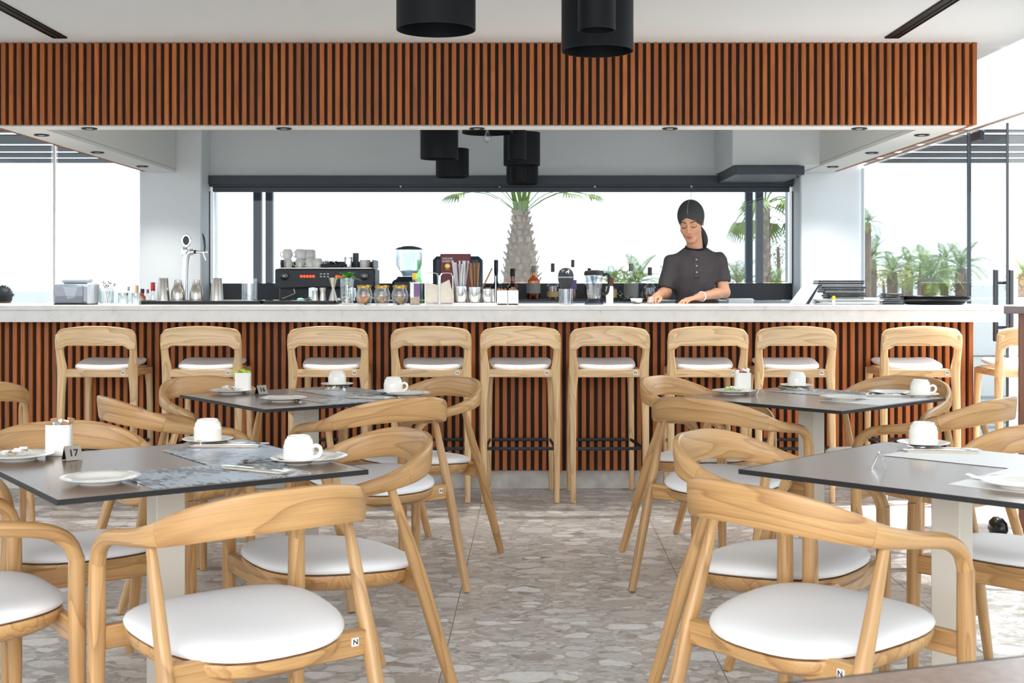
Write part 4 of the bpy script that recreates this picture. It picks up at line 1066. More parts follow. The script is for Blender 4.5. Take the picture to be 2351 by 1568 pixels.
jar(283, 7.55, 23, 27, 'tiny clear jar with steel lid, left of two', 'tiny jars on the bar'); jar(313, 7.55, 22, 27, 'tiny clear jar with steel lid, right of two', 'tiny jars on the bar')
# black rubber bar mats
for a, b, lb in ((330, 606, 'long black rubber bar mat under the steel shakers'), (610, 776, 'black rubber bar mat under the jiggers')):
    D = 7.72; w_ = m_px(b-a, D)
    t = thing('bar_mat', lb, 'bar mat', on_bar((a+b)/2, D))
    part('base', MB().box((0, 0, 0.006), (w_, 0.20, 0.012), 0.003), M['black'], t)
    q = MB()
    q.box((0, -0.095, 0.017), (w_, 0.010, 0.012), 0.002).box((0, 0.095, 0.017), (w_, 0.010, 0.012), 0.002).box((-w_/2+0.005, 0, 0.017), (0.010, 0.20, 0.012), 0.002).box((w_/2-0.005, 0, 0.017), (0.010, 0.20, 0.012), 0.002)
    part('rim', q, M['black'], t)
    nub = MB(); n = int(w_/0.02)
    for i in range(n):
        for j in range(8): nub.box((-w_/2+0.018+i*(w_-0.036)/(n-1), -0.08+j*0.0229, 0.0155), (0.006, 0.006, 0.007))
    o = part('nubs', nub, M['black'], t, smooth=False); o['kind'] = 'stuff'
MT = 0.0192
# shakers
def shaker(px, prof, label):
    D = 7.70; s = m_px(1, D)
    t = thing('shaker_tin', label, 'shaker', on_bar(px, D)+Vector((0, 0, MT)), 0, 'steel shakers on the black bar mat')
    part('body', MB().lathe([(r*s, z*s) for r, z in prof], 36), M['steel'], t)
    part('rolled_rim', MB().lathe([(prof[1][0]*s-0.0002, 0.0005), (prof[1][0]*s+0.0010, 0.0015), (prof[1][0]*s+0.0008, 0.004), (prof[1][0]*s-0.001, 0.004)], 36), M['chrome'], t)
tall = [(0, 0.4), (15.5, 0.4), (15, 4), (11.5, 50), (10.5, 52.5), (9, 53), (0, 52.6)]
bell = [(0, 0.4), (15.5, 0.4), (15.8, 3), (16, 14), (15, 24), (11.5, 32), (9.3, 38), (8.6, 46), (8.4, 48), (7.5, 48.6), (0, 48.2)]
shaker(375, tall, 'tall steel shaker tin, leftmost on the black bar mat')
shaker(409, bell, 'bottle shaped steel shaker, left of the beer tap')
shaker(451, bell, 'bottle shaped steel shaker, right of the beer tap')
shaker(498, tall, 'tall steel shaker tin, rightmost of the four')
# beer tap
D = 7.93; s = m_px(1, D)
t = thing('beer_tap', 'chrome beer tap tower with black handle and oval badge', 'beer tap', (X(424, D), D, BT))
col = catmull([(0, 0, 0.0), (0, 0, 0.10), (0.002, 0, 0.20), (0.010, 0, 0.29), (0.028, 0, 0.318), (0.060, 0, 0.325)], 5)
part('collar', MB().lathe([(0, 0), (0.045, 0), (0.045, 0.008), (0.024, 0.016), (0, 0.016)], 28), M['chrome'], t)
part('column', MB().tube([tuple(q) for q in col], 0.019, 20), M['chrome'], t)
part('cap', MB().lathe([(0, 0.30), (0.0185, 0.30), (0.021, 0.335), (0.017, 0.352), (0, 0.354)], 20), M['chrome'], t)
part('faucet', MB().tube([(0.05, 0, 0.325), (0.10, 0, 0.322), (0.142, 0, 0.322)], [0.010, 0.009, 0.007], 14).tube([(0.115, 0, 0.322), (0.128, 0, 0.285), (0.132, 0, 0.270)], [0.009, 0.0065, 0.006], 12), M['chrome'], t)
part('faucet_ring', MB().tube([(0.060, 0, 0.325), (0.072, 0, 0.324)], 0.0125, 16), M['black'], t)
part('handle', MB().sweep(catmull([(0.124, 0, 0.33), (0.126, 0, 0.36), (0.122, 0, 0.40), (0.112, 0, 0.44)], 5), [tuple(q) for q in catmull([(0.004, 0.004), (0.006, 0.007), (0.007, 0.009), (0.003, 0.004)], 5)], (0, 1, 0), 12), M['black_gloss'], t)
bd = part('badge', MB().lathe([(0, -0.006), (0.030, -0.006), (0.034, 0.0), (0.030, 0.006), (0, 0.006)], 28, xf=Matrix.Translation((0.010, 0, 0.395)) @ Matrix.Rotation(PI/2, 4, 'X') @ Matrix.Diagonal((0.9, 1.25, 1, 1))), M['chrome'], t)
part('badge_face', MB().lathe([(0, 0), (0.024, 0), (0.024, 0.001), (0, 0.001)], 24, xf=Matrix.Translation((0.010, -0.0068, 0.395)) @ Matrix.Rotation(PI/2, 4, 'X') @ Matrix.Diagonal((0.85, 1.2, 1, 1))), M['charcoal'], bd)
part('badge_stem', MB().tube([(0.008, 0, 0.35), (0.009, 0, 0.358)], 0.007, 10), M['chrome'], t)
# cut crystal mixing glass
D = 7.70
t = thing('mixing_glass', 'tall cut crystal mixing glass on the bar mat', 'glass', on_bar(573, D)+Vector((0, 0, MT)))
b = MB(); r0 = m_px(17.5, D); h = m_px(52, D); n = 36; vs = []; fs = []
zs = [0, 0.004]+[0.012+k*(h-0.03)/7 for k in range(8)]+[h-0.012, h]
for i, z in enumerate(zs):
    for k in range(n):
        cut = 0.0018 if (2 <= i <= 9 and (k+i) % 2 == 0) else 0.0
        vs.append(((r0-cut)*math.cos(2*PI*k/n), (r0-cut)*math.sin(2*PI*k/n), z))
for i in range(len(zs)-1):
    for k in range(n): fs.append([i*n+k, i*n+(k+1) % n, (i+1)*n+(k+1) % n, (i+1)*n+k])
fs.append(list(range(n)))
b.add(vs, fs); b.lathe([(0, 0.014), (r0-0.004, 0.014), (r0-0.003, h), (r0, h)], 36)
part('cut_body', b, M['glassware'], t, angle=15)
# pale saucer with strainer behind
t = thing('bar_saucer', 'pale saucer behind the crystal mixing glass', 'saucer', on_bar(532, 7.90)); obj('dish', saucer_me, t)
# teal strainer spoon
D = 7.70; s = m_px(1, D)
t = thing('bar_scoop', 'pale teal plastic scoop on the bar mat', 'scoop', on_bar(690, D)+Vector((0, 0, MT)))
part('bowl', MB().lathe([(0, 0.001), (9*s, 0.001), (8*s, 5*s), (5*s, 7*s), (0, 7.5*s)], 20), M['teal'], t)
part('handle', MB().sweep([(-6*s, 0, 0.004), (-14*s, 0, 0.004), (-21*s, 0, 0.005)], [(0.004, 0.0015), (0.005, 0.0015), (0.005, 0.0015)], (0, 0, 1), 8), M['teal'], t)
# jiggers
def jig(px, prof, label):
    D = 7.66; s = m_px(1, D)
    solo('jigger', MB().lathe([(r*s, z*s) for r, z in prof], 28), M['steel'], label, 'jigger', on_bar(px, D)+Vector((0, 0, MT)), 0, 'steel jiggers on the bar mat')
jig(724, [(0, 0), (8.5, 0), (8.5, 1), (5.5, 15), (5.8, 17), (6.5, 25), (6, 25), (5, 18), (0, 17)], 'small steel jigger, left of three')
jig(741, [(0, 0), (8, 0), (8, 1), (5.8, 18), (5.8, 20), (8, 31), (7.4, 31), (5, 21), (0, 20)], 'medium steel jigger, middle of three')
jig(765, [(0, 0), (11, 0), (11, 1), (3.2, 28), (3.2, 30), (10.5, 54), (9.9, 54), (2.6, 31), (0, 30)], 'tall double cone steel jigger, right of three')
# mint in a glass vase
D = 7.56; s = m_px(1, D)
t = thing('mint_vase', 'glass cylinder with fresh mint sprigs and white pebbles', 'vase', on_bar(797, D))
part('vase', MB().lathe(tumbler_prof(15*s, 62*s, 0.002, 0.008), 30), M['glassware'], t)
b = MB()
for k in range(60):
    a, r, z = random.uniform(0, 6.28), random.uniform(0, 11*s), random.uniform(3*s, 20*s)
    b.lathe([(0, -0.005), (0.005, 0), (0, 0.005)], 5, c=(r*math.cos(a), r*math.sin(a), z))
o = part('pebbles', b, M['paper'], t); o['kind'] = 'stuff'
def leaf(b, base, d, ln, wd, mat=0):
    d = Vector(d).normalized(); sd = d.cross(Vector((0, 0, 1)))
    sd = sd.normalized() if sd.length > 0.01 else Vector((1, 0, 0)); up = sd.cross(d).normalized(); vs = []
    for i in range(6):
        u = i/5; w_ = wd*math.sin(PI*min(1, u*0.92+0.06))*(1-0.3*u); dr = -0.35*ln*u*u
        c = Vector(base)+d*ln*u+Vector((0, 0, dr))
        vs += [c-sd*w_+up*w_*0.3, c, c+sd*w_+up*w_*0.3]
    fs = []
    for i in range(5):
        for j in range(2): fs.append([3*i+j, 3*i+j+1, 3*i+4+j, 3*i+3+j])
    m0 = len(vs); vs += [v-up*0.0005 for v in vs]; fs += [[q+m0 for q in f] for f in list(fs)]
    b.add([tuple(v) for v in vs], fs, mat=mat)
for k in range(13):
    a = k*2.4; up = 0.15+0.5*(k % 3); b = MB()
    leaf(b, (0.006*math.cos(a), 0.006*math.sin(a), 60*s+0.004*(k % 4)), (math.cos(a), math.sin(a), up), random.uniform(24, 36)*s, random.uniform(6.5, 9.5)*s)
    part('mint_leaf', b, M['mint'], t, recalc=False)
b = MB()
for k in range(5):
    a = k*1.3; b.tube([(0.008*math.cos(a), 0.008*math.sin(a), 12*s), (0.012*math.cos(a+1), 0.012*math.sin(a+1), 40*s), (0.004*math.cos(a), 0.004*math.sin(a), 64*s)], 0.0015, 6)
    for j in range(5): leaf(b, (0.010*math.cos(a+j), 0.010*math.sin(a+j), (22+8*j)*s), (math.cos(a+2*j), math.sin(a+2*j), 0.4), 9*s, 3.5*s)
part('mint_stems', b, M['mint'], t, recalc=False)
# three squat fruit jars
def fruit_jar(px, mat_f, label, n, seed):
    D = 7.50; s = m_px(1, D); rnd = random.Random(seed)
    t = thing('fruit_jar', label, 'jar', on_bar(px, D), 0, 'brass lidded fruit jars on the bar')
    part('glass', MB().lathe([(0, 0.0), (13*s, 0.0), (14*s, 2*s), (17*s, 9*s), (19.5*s, 19*s), (19.5*s, 23*s), (17*s, 32*s), (15*s, 36*s), (15*s, 39*s), (14.3*s, 39*s), (14.3*s, 36*s), (18.6*s, 22*s), (13*s, 3*s), (0, 2*s)], 32), M['glassware'], t)
    part('lid', MB().lathe([(0, 38*s), (16*s, 38*s), (16.4*s, 39*s), (16.4*s, 44*s), (15.5*s, 45.2*s), (0, 45.2*s)], 32), M['gold'], t)
    for k in range(n):
        a, r, z = rnd.uniform(0, 6.28), rnd.uniform(2*s, 8.5*s), rnd.uniform(6*s, 24*s if n > 15 else 19*s)
        b = MB().lathe([(0, -0.0012), (6.8*s, -0.0012), (7.3*s, 0), (6.8*s, 0.0012), (0, 0.0012)], 12)
        o = part('dried_slice', b, mat_f, t); o.location = (r*math.cos(a), r*math.sin(a), z)
        o.rotation_euler = (rnd.uniform(0.3, 1.4), rnd.uniform(-0.6, 0.6), rnd.uniform(0, 6.28))
fruit_jar(836, M['orange'], 'squat jar of bright orange dried slices with brass lid', 20, 1)
fruit_jar(877, M['amber_fruit'], 'squat jar of pale brown dried slices with brass lid, middle of three', 12, 2)
fruit_jar(918, M['brown_fruit'], 'squat jar of dark dried citrus wheels with brass lid', 16, 3)
# square bottle with yellow cap
D = 7.50; s = m_px(1, D)
t = thing('oil_bottle', 'square clear bottle with yellow cap and purple label', 'bottle', on_bar(952, D), 0.15)
part('glass', MB().box((0, 0, 27*s), (24*s, 24*s, 53*s), 0.004), M['glassware'], t)
part('contents', MB().box((0, 0, 11*s), (21*s, 21*s, 19*s), 0.003), M['brown_fruit'], t)
part('neck', MB().lathe([(6*s, 53*s), (5*s, 56*s), (5*s, 60*s), (0, 60*s)], 16), M['glassware'], t)
part('cap', MB().lathe([(0, 59*s), (5.6*s, 59*s), (5.6*s, 72*s), (0, 73*s)], 16), M['yellow'], t)
part('paper_label', MB().box((4*s, -12.3*s, 34*s), (14*s, 0.0008, 30*s)), M['purple'], t, smooth=False)
part('white_label', MB().box((-7*s, -12.3*s, 34*s), (8*s, 0.0008, 34*s)), M['paper'], t, smooth=False)
bottle('tall green glass bottle behind the square bottle', 962, 7.95, 100, 19, M['green_glass'], M['green_glass'], 8, 0.4, 0.45)
# napkin holder
D = 7.50; s = m_px(1, D)
t = thing('napkin_holder', 'chrome wire napkin holder full of cream napkins', 'napkin holder', on_bar(1009, D))
for q in (-0.045, 0.045):
    for cx_ in (-17, 16):
        lp = catmull([((cx_-15)*s, q, 0.006), ((cx_-15)*s, q, 60*s), ((cx_-12)*s, q, 70*s), ((cx_-8)*s, q, 73*s), ((cx_+8)*s, q, 73*s), ((cx_+12)*s, q, 70*s), ((cx_+15)*s, q, 60*s), ((cx_+15)*s, q, 0.006)], 4)
        part('wire_loop', MB().tube([tuple(p) for p in lp], 0.0022, 8), M['chrome'], t)
part('base', MB().box((0, 0, 0.004), (66*s, 0.10, 0.006), 0.002), M['chrome'], t)
for k in range(7):
    poly = [(-33, 3), (-30, 50), (-14, 46), (-6, 44), (8, 49), (22, 56), (26, 40), (33, 22), (33, 3)]
    q = [(x*s+0.0015*math.sin(k*2.1), y*s*(1-0.02*(k % 3))) for x, y in poly]
    y0 = -0.036+0.0115*k
    o = part('napkin_pile', MB().prism(q, -0.0045, 0.0045, xf=Matrix.Translation((0, y0, 0.004)) @ Matrix.Rotation(PI/2, 4, 'X')), M['napkin_white'], t)
# chrome caddy with straws
D = 7.52; s = m_px(1, D)
t = thing('straw_caddy', 'chrome caddy of three steel cups on the bar', 'caddy', on_bar(1090, D))
part('tray', MB().box((0, 0, 4*s), (98*s, 0.085, 0.004), 0.001).box((0, 0, 0.0015), (96*s, 0.08, 0.003)), M['chrome'], t)
for x_ in (-50, 48):
    part('wire_handle', MB().tube([(x_*s, -0.03, 1*s), (x_*s, -0.03, 66*s), (x_*s, 0.03, 66*s), (x_*s, 0.03, 1*s)], 0.0020, 8), M['chrome'], t)
for cx_, w_, h_ in ((-32, 15.5, 37), (0, 15, 35), (31, 14.5, 31)):
    part('steel_cup', MB().lathe([(0, 0), (w_*s*0.92, 0), (w_*s, 3*s), (w_*s, h_*s), (w_*s-0.001, h_*s), (w_*s-0.001, 4*s), (0, 3*s)], 30, c=(cx_*s, 0, 5.5*s)), M['chrome'], t)
base = on_bar(1090, D)
def straw(cx_, k, n, ln, lean, m, nm, lb, grp):
    a = 2*PI*k/n+0.3; r = (7.5 if k % 2 else 4)*s
    p0 = base+Vector((cx_*s+r*math.cos(a), r*math.sin(a), 10*s))
    p1 = p0+Vector((lean*s+0.6*r*math.cos(a), 0.6*r*math.sin(a), ln*s))
    o = solo(nm, MB().tube([(0, 0, 0), tuple((p1-p0)*0.97), tuple(p1-p0)], [0.0052, 0.0052, 0.0070], 8), m, lb, 'straw', p0, 0, grp)
for k in range(14):
    straw(-32, k, 14, 83+4*((k*5) % 3), (-10+2.6*((k*7) % 8)), M['straw_white'], 'wrapped_straw', 'paper wrapped white straw standing in the left steel cup', 'white straws in the caddy')
for k in range(11):
    straw(0, k, 11, 78+4*((k*5) % 3), (-7+2.6*((k*7) % 6)), M['straw_brown'], 'brown_straw', 'brown paper straw standing in the middle steel cup', 'brown straws in the caddy')
straw(0, 1, 9, 74, 33, M['straw_brown'], 'brown_straw', 'brown paper straw leaning far out of the middle steel cup', None)
for k in range(8):
    solo('wood_stirrer', MB().box((0, 0, 0), (0.006, 0.0016, 0.07), 0.0005), M['kraft'], 'short brown sachet stick in the right steel cup', 'stirrer', base+Vector((31*s+0.004*(k-4), 0.006*math.cos(k*2), 26*s)), 0.5*k, 'brown sticks in the right steel cup')
# two square sugar boxes
for i, px in enumerate((1153, 1178)):
    D = 7.46; s = m_px(1, D)
    t = thing('sugar_box', ('left' if i == 0 else 'right')+' square white china box of brown sachets on the bar', 'sachet box', on_bar(px, D), 0, 'square china boxes on the bar')
    part('box', MB().box((0, 0, 2*s), (24*s, 24*s, 4*s), 0.002).box((-11*s, 0, 17*s), (2*s, 24*s, 33*s), 0.001).box((11*s, 0, 17*s), (2*s, 24*s, 33*s), 0.001).box((0, -11*s, 17*s), (22*s, 2*s, 33*s), 0.001).box((0, 11*s, 17*s), (22*s, 2*s, 33*s), 0.001), M['china'], t)
    for k in range(7):
        o = part('sachet', MB().box((0, 0, 0), (0.022, 0.003, 0.05), 0.001), M['kraft'], t)
        o.location = ((-7+2.2*k)*s, 0.002*math.sin(k*3), 27*s+0.003*math.cos(k*2)); o.rotation_euler = (0, 0.35*math.sin(k*1.7)+(-0.2 if i == 0 else 0), 0.9+0.2*k)
# black citrus press on a clear beaker
D = 7.62; s = m_px(1, D)
t = thing('citrus_press', 'black egg shaped juicer standing in a ribbed clear beaker', 'juicer', on_bar(1299, D))
b = MB().lathe(tumbler_prof(17*s, 36*s, 0.002), 36)
part('beaker', b, M['glassware'], t)
q = MB()
for k in range(16): q.box((15.8*s*math.cos(k*PI/8), 15.8*s*math.sin(k*PI/8), 18*s), (0.003, 0.003, 30*s), xf=None)
part('ribs', q, M['smoke_glass'], t, smooth=False)
part('press_body', MB().lathe([(0, 36*s), (11*s, 36*s), (14*s, 42*s), (17.5*s, 54*s), (18*s, 61*s), (0, 61*s)], 36), M['charcoal'], t)
part('silver_ring', MB().lathe([(17.6*s, 61*s), (18.3*s, 61*s), (18.3*s, 64*s), (17.6*s, 64*s)], 36), M['grey_plastic'], t)
part('dome', MB().lathe([(0, 64*s), (18*s, 64*s), (17.6*s, 70*s), (14.5*s, 78*s), (8*s, 83*s), (0, 84.5*s)], 36), M['charcoal'], t)
dm = t.children[-1]
obj('emblem', text_mesh('d', 16*s, M['paper']), dm, (3*s, -17.2*s, 74*s), (PI/2+0.25, 0, 0.12))
# blender jug
D = 7.62; s = m_px(1, D)
t = thing('blender_jug', 'clear blender jug with black lid and handle', 'blender', on_bar(1364, D), 0.0)
part('jug', MB().lathe([(0, 12*s), (14*s, 12*s), (15*s, 16*s), (20*s, 60*s), (22*s, 68*s), (21*s, 68*s), (14*s, 17*s), (0, 15*s)], 8), M['glassware'], t, angle=20)
part('blade_hub', MB().lathe([(0, 14*s), (7*s, 14*s), (5*s, 22*s), (2*s, 26*s), (0, 27*s)], 16), M['chrome'], t)
part('base_ring', MB().lathe([(0, 0), (22*s, 0), (21*s, 3*s), (15*s, 13*s), (0, 13*s)], 8), M['smoke_glass'], t, angle=20)
part('lid', MB().lathe([(0, 67*s), (23*s, 67*s), (23.5*s, 72*s), (21*s, 77*s), (9*s, 79*s), (0, 79*s)], 28), M['black'], t)
part('pour_funnel', MB().lathe([(0, 42*s), (3*s, 42*s), (9*s, 66*s), (0, 66*s)], 18), M['smoke_glass'], t)
part('handle', MB().sweep(catmull([(20*s, 0, 66*s), (30*s, 0, 70*s), (35*s, 0, 62*s), (33*s, 0, 40*s), (29*s, 0, 26*s), (17*s, 0, 24*s)], 5), (0.009, 0.006), (0, 1, 0), 12), M['black'], t)
# something white beside the blender
solo('white_canister', MB().lathe([(0, 0), (0.022, 0), (0.023, 0.004), (0.023, 0.10), (0.020, 0.108), (0, 0.110)], 24), M['paper'], 'slim white canister between blender jug and bottles', 'canister', (X(1401, 8.02)-0.005, 8.0, BT))
# till area: white screen seen from behind, menus, napkins, trays
D = 7.60
t = thing('till_screen', 'white till screen leaning over to the right on the bar', 'screen', on_bar(1818, D), 0.0)
s = m_px(1, D)
part('screen', MB().prism([(0, 1*s), (34*s, 47*s), (60*s, 45*s), (31*s, 1*s)], -0.004, 0.004, xf=Matrix.Translation((0, 0.0, 0)) @ Matrix.Rotation(PI/2, 4, 'X')).prism([(2*s, 2*s), (35*s, 45*s), (58*s, 43*s), (30*s, 2*s)], -0.10, -0.005, xf=Matrix.Rotation(PI/2, 4, 'X')), M['screen_white'], t, smooth=False)
part('dark_edge', MB().prism([(31*s, 1*s), (60*s, 45*s), (64*s, 44*s), (40*s, 1*s)], -0.10, 0.002, xf=Matrix.Rotation(PI/2, 4, 'X')), M['black_gloss'], t, smooth=False)
D = 7.66
for k in range(9):
    s = m_px(1, D); w_ = (104-3*abs(k-8)+4*(k % 2))*s
    q = Vector((X(1938-2*k+3*(k % 3), D), D+0.02, BT+0.034+0.0125*k))
    t = thing('menu_folder', 'black menu folder in the tall stack, number %s from the bottom' % ['one', 'two', 'three', 'four', 'five', 'six', 'seven', 'eight', 'nine'][k], 'menu', q, 0.05*math.sin(k*2.3), 'black menu folders stacked on the bar')
    part('cover', MB().box((0, 0, 0.0012), (w_, 0.15, 0.0022), 0.0005).box((0, 0, 0.0098), (w_, 0.15, 0.0022), 0.0005).box((-w_/2+0.001, 0, 0.0055), (0.002, 0.15, 0.011), 0.0005), M['black_gloss'], t)
    part('pages', MB().box((0.002, 0, 0.0055), (w_-0.012, 0.146, 0.0062)), M['charcoal'] if k % 3 else M['grey_label'], t, smooth=False)
t = thing('clear_tray', 'clear plastic tray of receipts under the black menus', 'tray', Vector((X(1946, 7.6), 7.62, BT)))
part('shell', MB().box((0, 0, 0.013), (0.37, 0.22, 0.024), 0.006), M['glassware'], t)
part('receipts', MB().box((0, 0, 0.014), (0.34, 0.19, 0.014), 0.002), M['paper'], t)
part('tray_rim', MB().box((0, 0, 0.028), (0.38, 0.23, 0.004), 0.0015), M['sky_plastic'], t)
t = thing('yellow_clip', 'small yellow plastic cap lying in front of the menus', 'cap', Vector((X(1913, 7.5), 7.49, BT)))
part('tip', MB().lathe([(0, 0.030), (0.010, 0.030), (0.012, 0.034), (0.008, 0.052), (0, 0.054)], 16), M['yellow'], t)
part('stem', MB().lathe([(0, 0), (0.008, 0), (0.010, 0.030), (0, 0.030)], 14), M['paper'], t)
D = 7.62; s = m_px(1, D)
for k in range(6):
    solo('black_napkin', MB().box((0, 0, 0.004), ((47-1.2*k)*s, 0.12, 0.0085), 0.003), M['black'], 'folded black napkin in the low stack, '+['lowest', 'second', 'third', 'fourth', 'fifth', 'topmost'][k], 'napkin', Vector((X(2046+(k % 2), D), D, BT+0.0005+0.0115*k)), 0.06*math.sin(k*2), 'black napkins stacked on the bar')
D = 7.63; s = m_px(1, D)
for k in range(4):
    r = (70 if k == 0 else 79)*s; z = BT+0.0005+(0.0 if k == 0 else 0.016+0.009*(k-1))
    solo('round_tray', MB().lathe([(0, 0.001), (r*0.86, 0.001), (r*0.95, 0.004), (r, 0.016), (r-0.003, 0.0165), (r*0.94, 0.006), (r*0.86, 0.004), (0, 0.004)], 48), M['black_gloss' if k else 'black'], ['smaller round black tray at the bottom of the tray stack', 'round black tray second in the tray stack', 'round black tray third in the tray stack', 'topmost round black tray of the stack'][k], 'tray', Vector((X(2151-(4 if k == 0 else 0), D), D+0.03, z)), 0, 'round black trays stacked on the bar')
# ================================================================ work counter behind, at the window
wc = thing('back_counter', 'back work counter under the window with black bottle ledge', 'counter', (0, 0, 0))
part('carcass', MB().box((-0.1, 10.28, 0.43), (4.9, 0.60, 0.86), 0.003), M['charcoal'], wc, smooth=False)
part('worktop', MB().box((-0.1, 10.27, 0.875), (4.96, 0.64, 0.03), 0.003), M['steel'], wc, smooth=False)
LD, LZ = 10.43, 1.098
lx0, lx1 = X(1150, LD), X(1490, LD)
part('bottle_ledge', MB().box(((lx0+lx1)/2, LD, LZ-0.010), (lx1-lx0+0.1, 0.16, 0.018), 0.002).box((lx0+0.02, LD, (LZ-0.02+0.89)/2), (0.03, 0.14, LZ-0.02-0.89)).box((lx1-0.02, LD, (LZ-0.02+0.89)/2), (0.03, 0.14, LZ-0.02-0.89)), M['black_gloss'], wc, smooth=False)
part('ledge_front', MB().box(((lx0+lx1)/2, LD-0.075, LZ-0.036), (lx1-lx0+0.1, 0.006, 0.034)), M['grey_plastic'], wc, smooth=False)
GW = 'spirit bottles on the ledge by the window'
bottle('matt black wine shaped bottle on the window ledge', 1139, LD-0.02, 90, 27, M['charcoal'], M['charcoal'], 28, 0.30, 0.42, z0=LZ, group=GW)
bottle('dark whisky bottle with black cap behind the sugar boxes', 1177, LD, 70, 24, M['whisky'], M['black'], 18, 0.40, 0.5, fill=M['amber'], fill_to=0.62, z0=LZ, group=GW)
bottle('broad whisky bottle with grey label and grey cap', 1225, LD, 76, 31, M['amber'], M['grey_label'], 16, 0.26, 0.66, label_m=M['grey_label'], lab=(0.22, 0.62), fill=M['whisky'], fill_to=0.55, z0=LZ, group=GW)
bottle('clear bottle with amber rest and tan stopper, left of the juicer', 1269, LD, 82, 26, M['glassware'], M['dark_cork'], 20, 0.28, 0.45, label_m=M['yellow_label'], lab=(0.08, 0.28), fill=M['amber'], fill_to=0.35, z0=LZ, group=GW)
bottle('tall slim bottle with brown stopper just right of the juicer', 1315, LD, 90, 18, M['glassware'], M['dark_cork'], 17, 0.36, 0.58, label_m=M['purple'], lab=(0.3, 0.6), fill=M['amber'], fill_to=0.5, z0=LZ, group=GW)
bottle('slim bottle with brown stopper behind the blender jug', 1353, LD, 71, 20, M['glassware'], M['dark_cork'], 9, 0.34, 0.55, fill=M['whisky'], fill_to=0.5, z0=LZ, group=GW)
bottle('amber bottle with dark red wax top and tan label', 1403, LD, 49, 27, M['amber'], M['red'], 14, 0.36, 0.55, label_m=M['yellow_label'], lab=(0.1, 0.62), fill=M['whisky'], fill_to=0.5, z0=LZ, group=GW)
bottle('small green bottle with black cap', 1424, LD, 29, 15, M['green_glass'], M['black'], 9, 0.35, 0.5, z0=LZ, group=GW)
bottle('big clear bottle with pale square label and grey cap', 1449, LD, 81, 33, M['glassware'], M['grey_label'], 17, 0.27, 0.52, label_m=M['grey_label'], lab=(0.08, 0.55), z0=LZ, group=GW)
bottle('tiny green bottle right of the big clear bottle', 1473, LD, 24, 10, M['green_glass'], M['black'], 7, 0.5, 0.5, z0=LZ, group=GW)
bottle('clear bottle with dark brown stopper nearest the bartender', 1492, LD, 73, 27, M['glassware'], M['dark_cork'], 19, 0.30, 0.45, fill=M['amber'], fill_to=0.2, z0=LZ, group=GW)
solo('garnish_bowl', MB().lathe([(0, 0), (0.02, 0), (0.03, 0.008), (0.043, 0.035), (0.041, 0.035), (0.028, 0.010), (0, 0.004)], 24), M['chrome'], 'small chrome bowl with garnish beside the bartender on the bar', 'bowl', (X(1462, 7.85), 7.85, BT))
solo('card_terminal', MB().box((0, 0, 0.03), (0.20, 0.10, 0.06), 0.004), M['screen_white'], 'white box shaped till printer behind the bartender', 'printer', (X(1696, 10.3), 10.25, 1.045))
solo('printer_stand', MB().box((0, 0, 0.075), (0.26, 0.22, 0.15), 0.004), M['charcoal'], 'dark stand carrying the white till printer', 'stand', (X(1696, 10.3), 10.25, 0.8915))
# espresso machine
D = 9.98; s = m_px(1, D); zc0 = 0.891
t = thing('espresso_machine', 'black two group espresso machine with red lit buttons', 'coffee machine', (X(748, D), D, 0))
zt, zb = Z(617, D), Z(661, D)
part('front_panel', MB().box((0, 0, (zt+zb)/2), (229*s, 0.10, zt-zb), 0.012), M['charcoal'], t)
part('body', MB().box((0, 0.24, (zt+zc0+0.06)/2), (222*s, 0.36, zt-zc0-0.06), 0.012), M['charcoal'], t)
part('drip_tray', MB().box((0, 0.06, zc0+0.05), (222*s, 0.30, 0.07), 0.006), M['black'], t)
for k in (-0.3, 0.3):
    part('foot', MB().lathe([(0, 0), (0.02, 0), (0.016, 0.016), (0, 0.016)], 16, c=(k, 0.2, zc0)), M['black'], t)
part('top_tray', MB().box((-2*s, 0.22, zt+0.005), (214*s, 0.38, 0.010), 0.002), M['steel'], t)
for x_ in (-105, 107):
    part('rail_end', MB().box((x_*s, 0.22, zt+0.038), (0.010, 0.36, 0.066), 0.002), M['dark_metal'], t)
part('back_rail', MB().box((0, 0.40, zt+0.038), (212*s, 0.010, 0.05), 0.002), M['dark_metal'], t)
for x_ in (-92, 91):
    kn = part('steam_knob', MB().lathe([(0, 0), (8.5*s, 0), (9.5*s, 0.008), (9*s, 0.026), (0, 0.030)], 12, xf=Matrix.Translation((x_*s, -0.049, Z(634, D))) @ Matrix.Rotation(PI/2, 4, 'X')), M['black_gloss'], t, angle=25)
    part('knob_mark', MB().box((x_*s, -0.0795, Z(634, D)), (5*s, 0.001, 2.5*s)), M['paper'], kn, smooth=False)
for k in range(5):
    part('lit_button', MB().lathe([(0, 0), (3.0*s, 0), (2.6*s, 0.004), (0, 0.005)], 14, xf=Matrix.Translation(((-54+7.0*k)*s, -0.0495, Z(634.5, D))) @ Matrix.Rotation(PI/2, 4, 'X')), M['red_led'], t)
for k in range(4):
    part('lit_button', MB().lathe([(0, 0), (3.0*s, 0), (2.6*s, 0.004), (0, 0.005)], 14, xf=Matrix.Translation(((27+7.0*k)*s, -0.0495, Z(634.5, D))) @ Matrix.Rotation(PI/2, 4, 'X')), M['red_led'], t)
for i in range(3):
    for j in range(2):
        part('key', MB().box(((-9+8*i)*s, -0.0505, Z(629+6*j, D)), (4.5*s, 0.003, 2.4*s), 0.001), M['paper'], t)
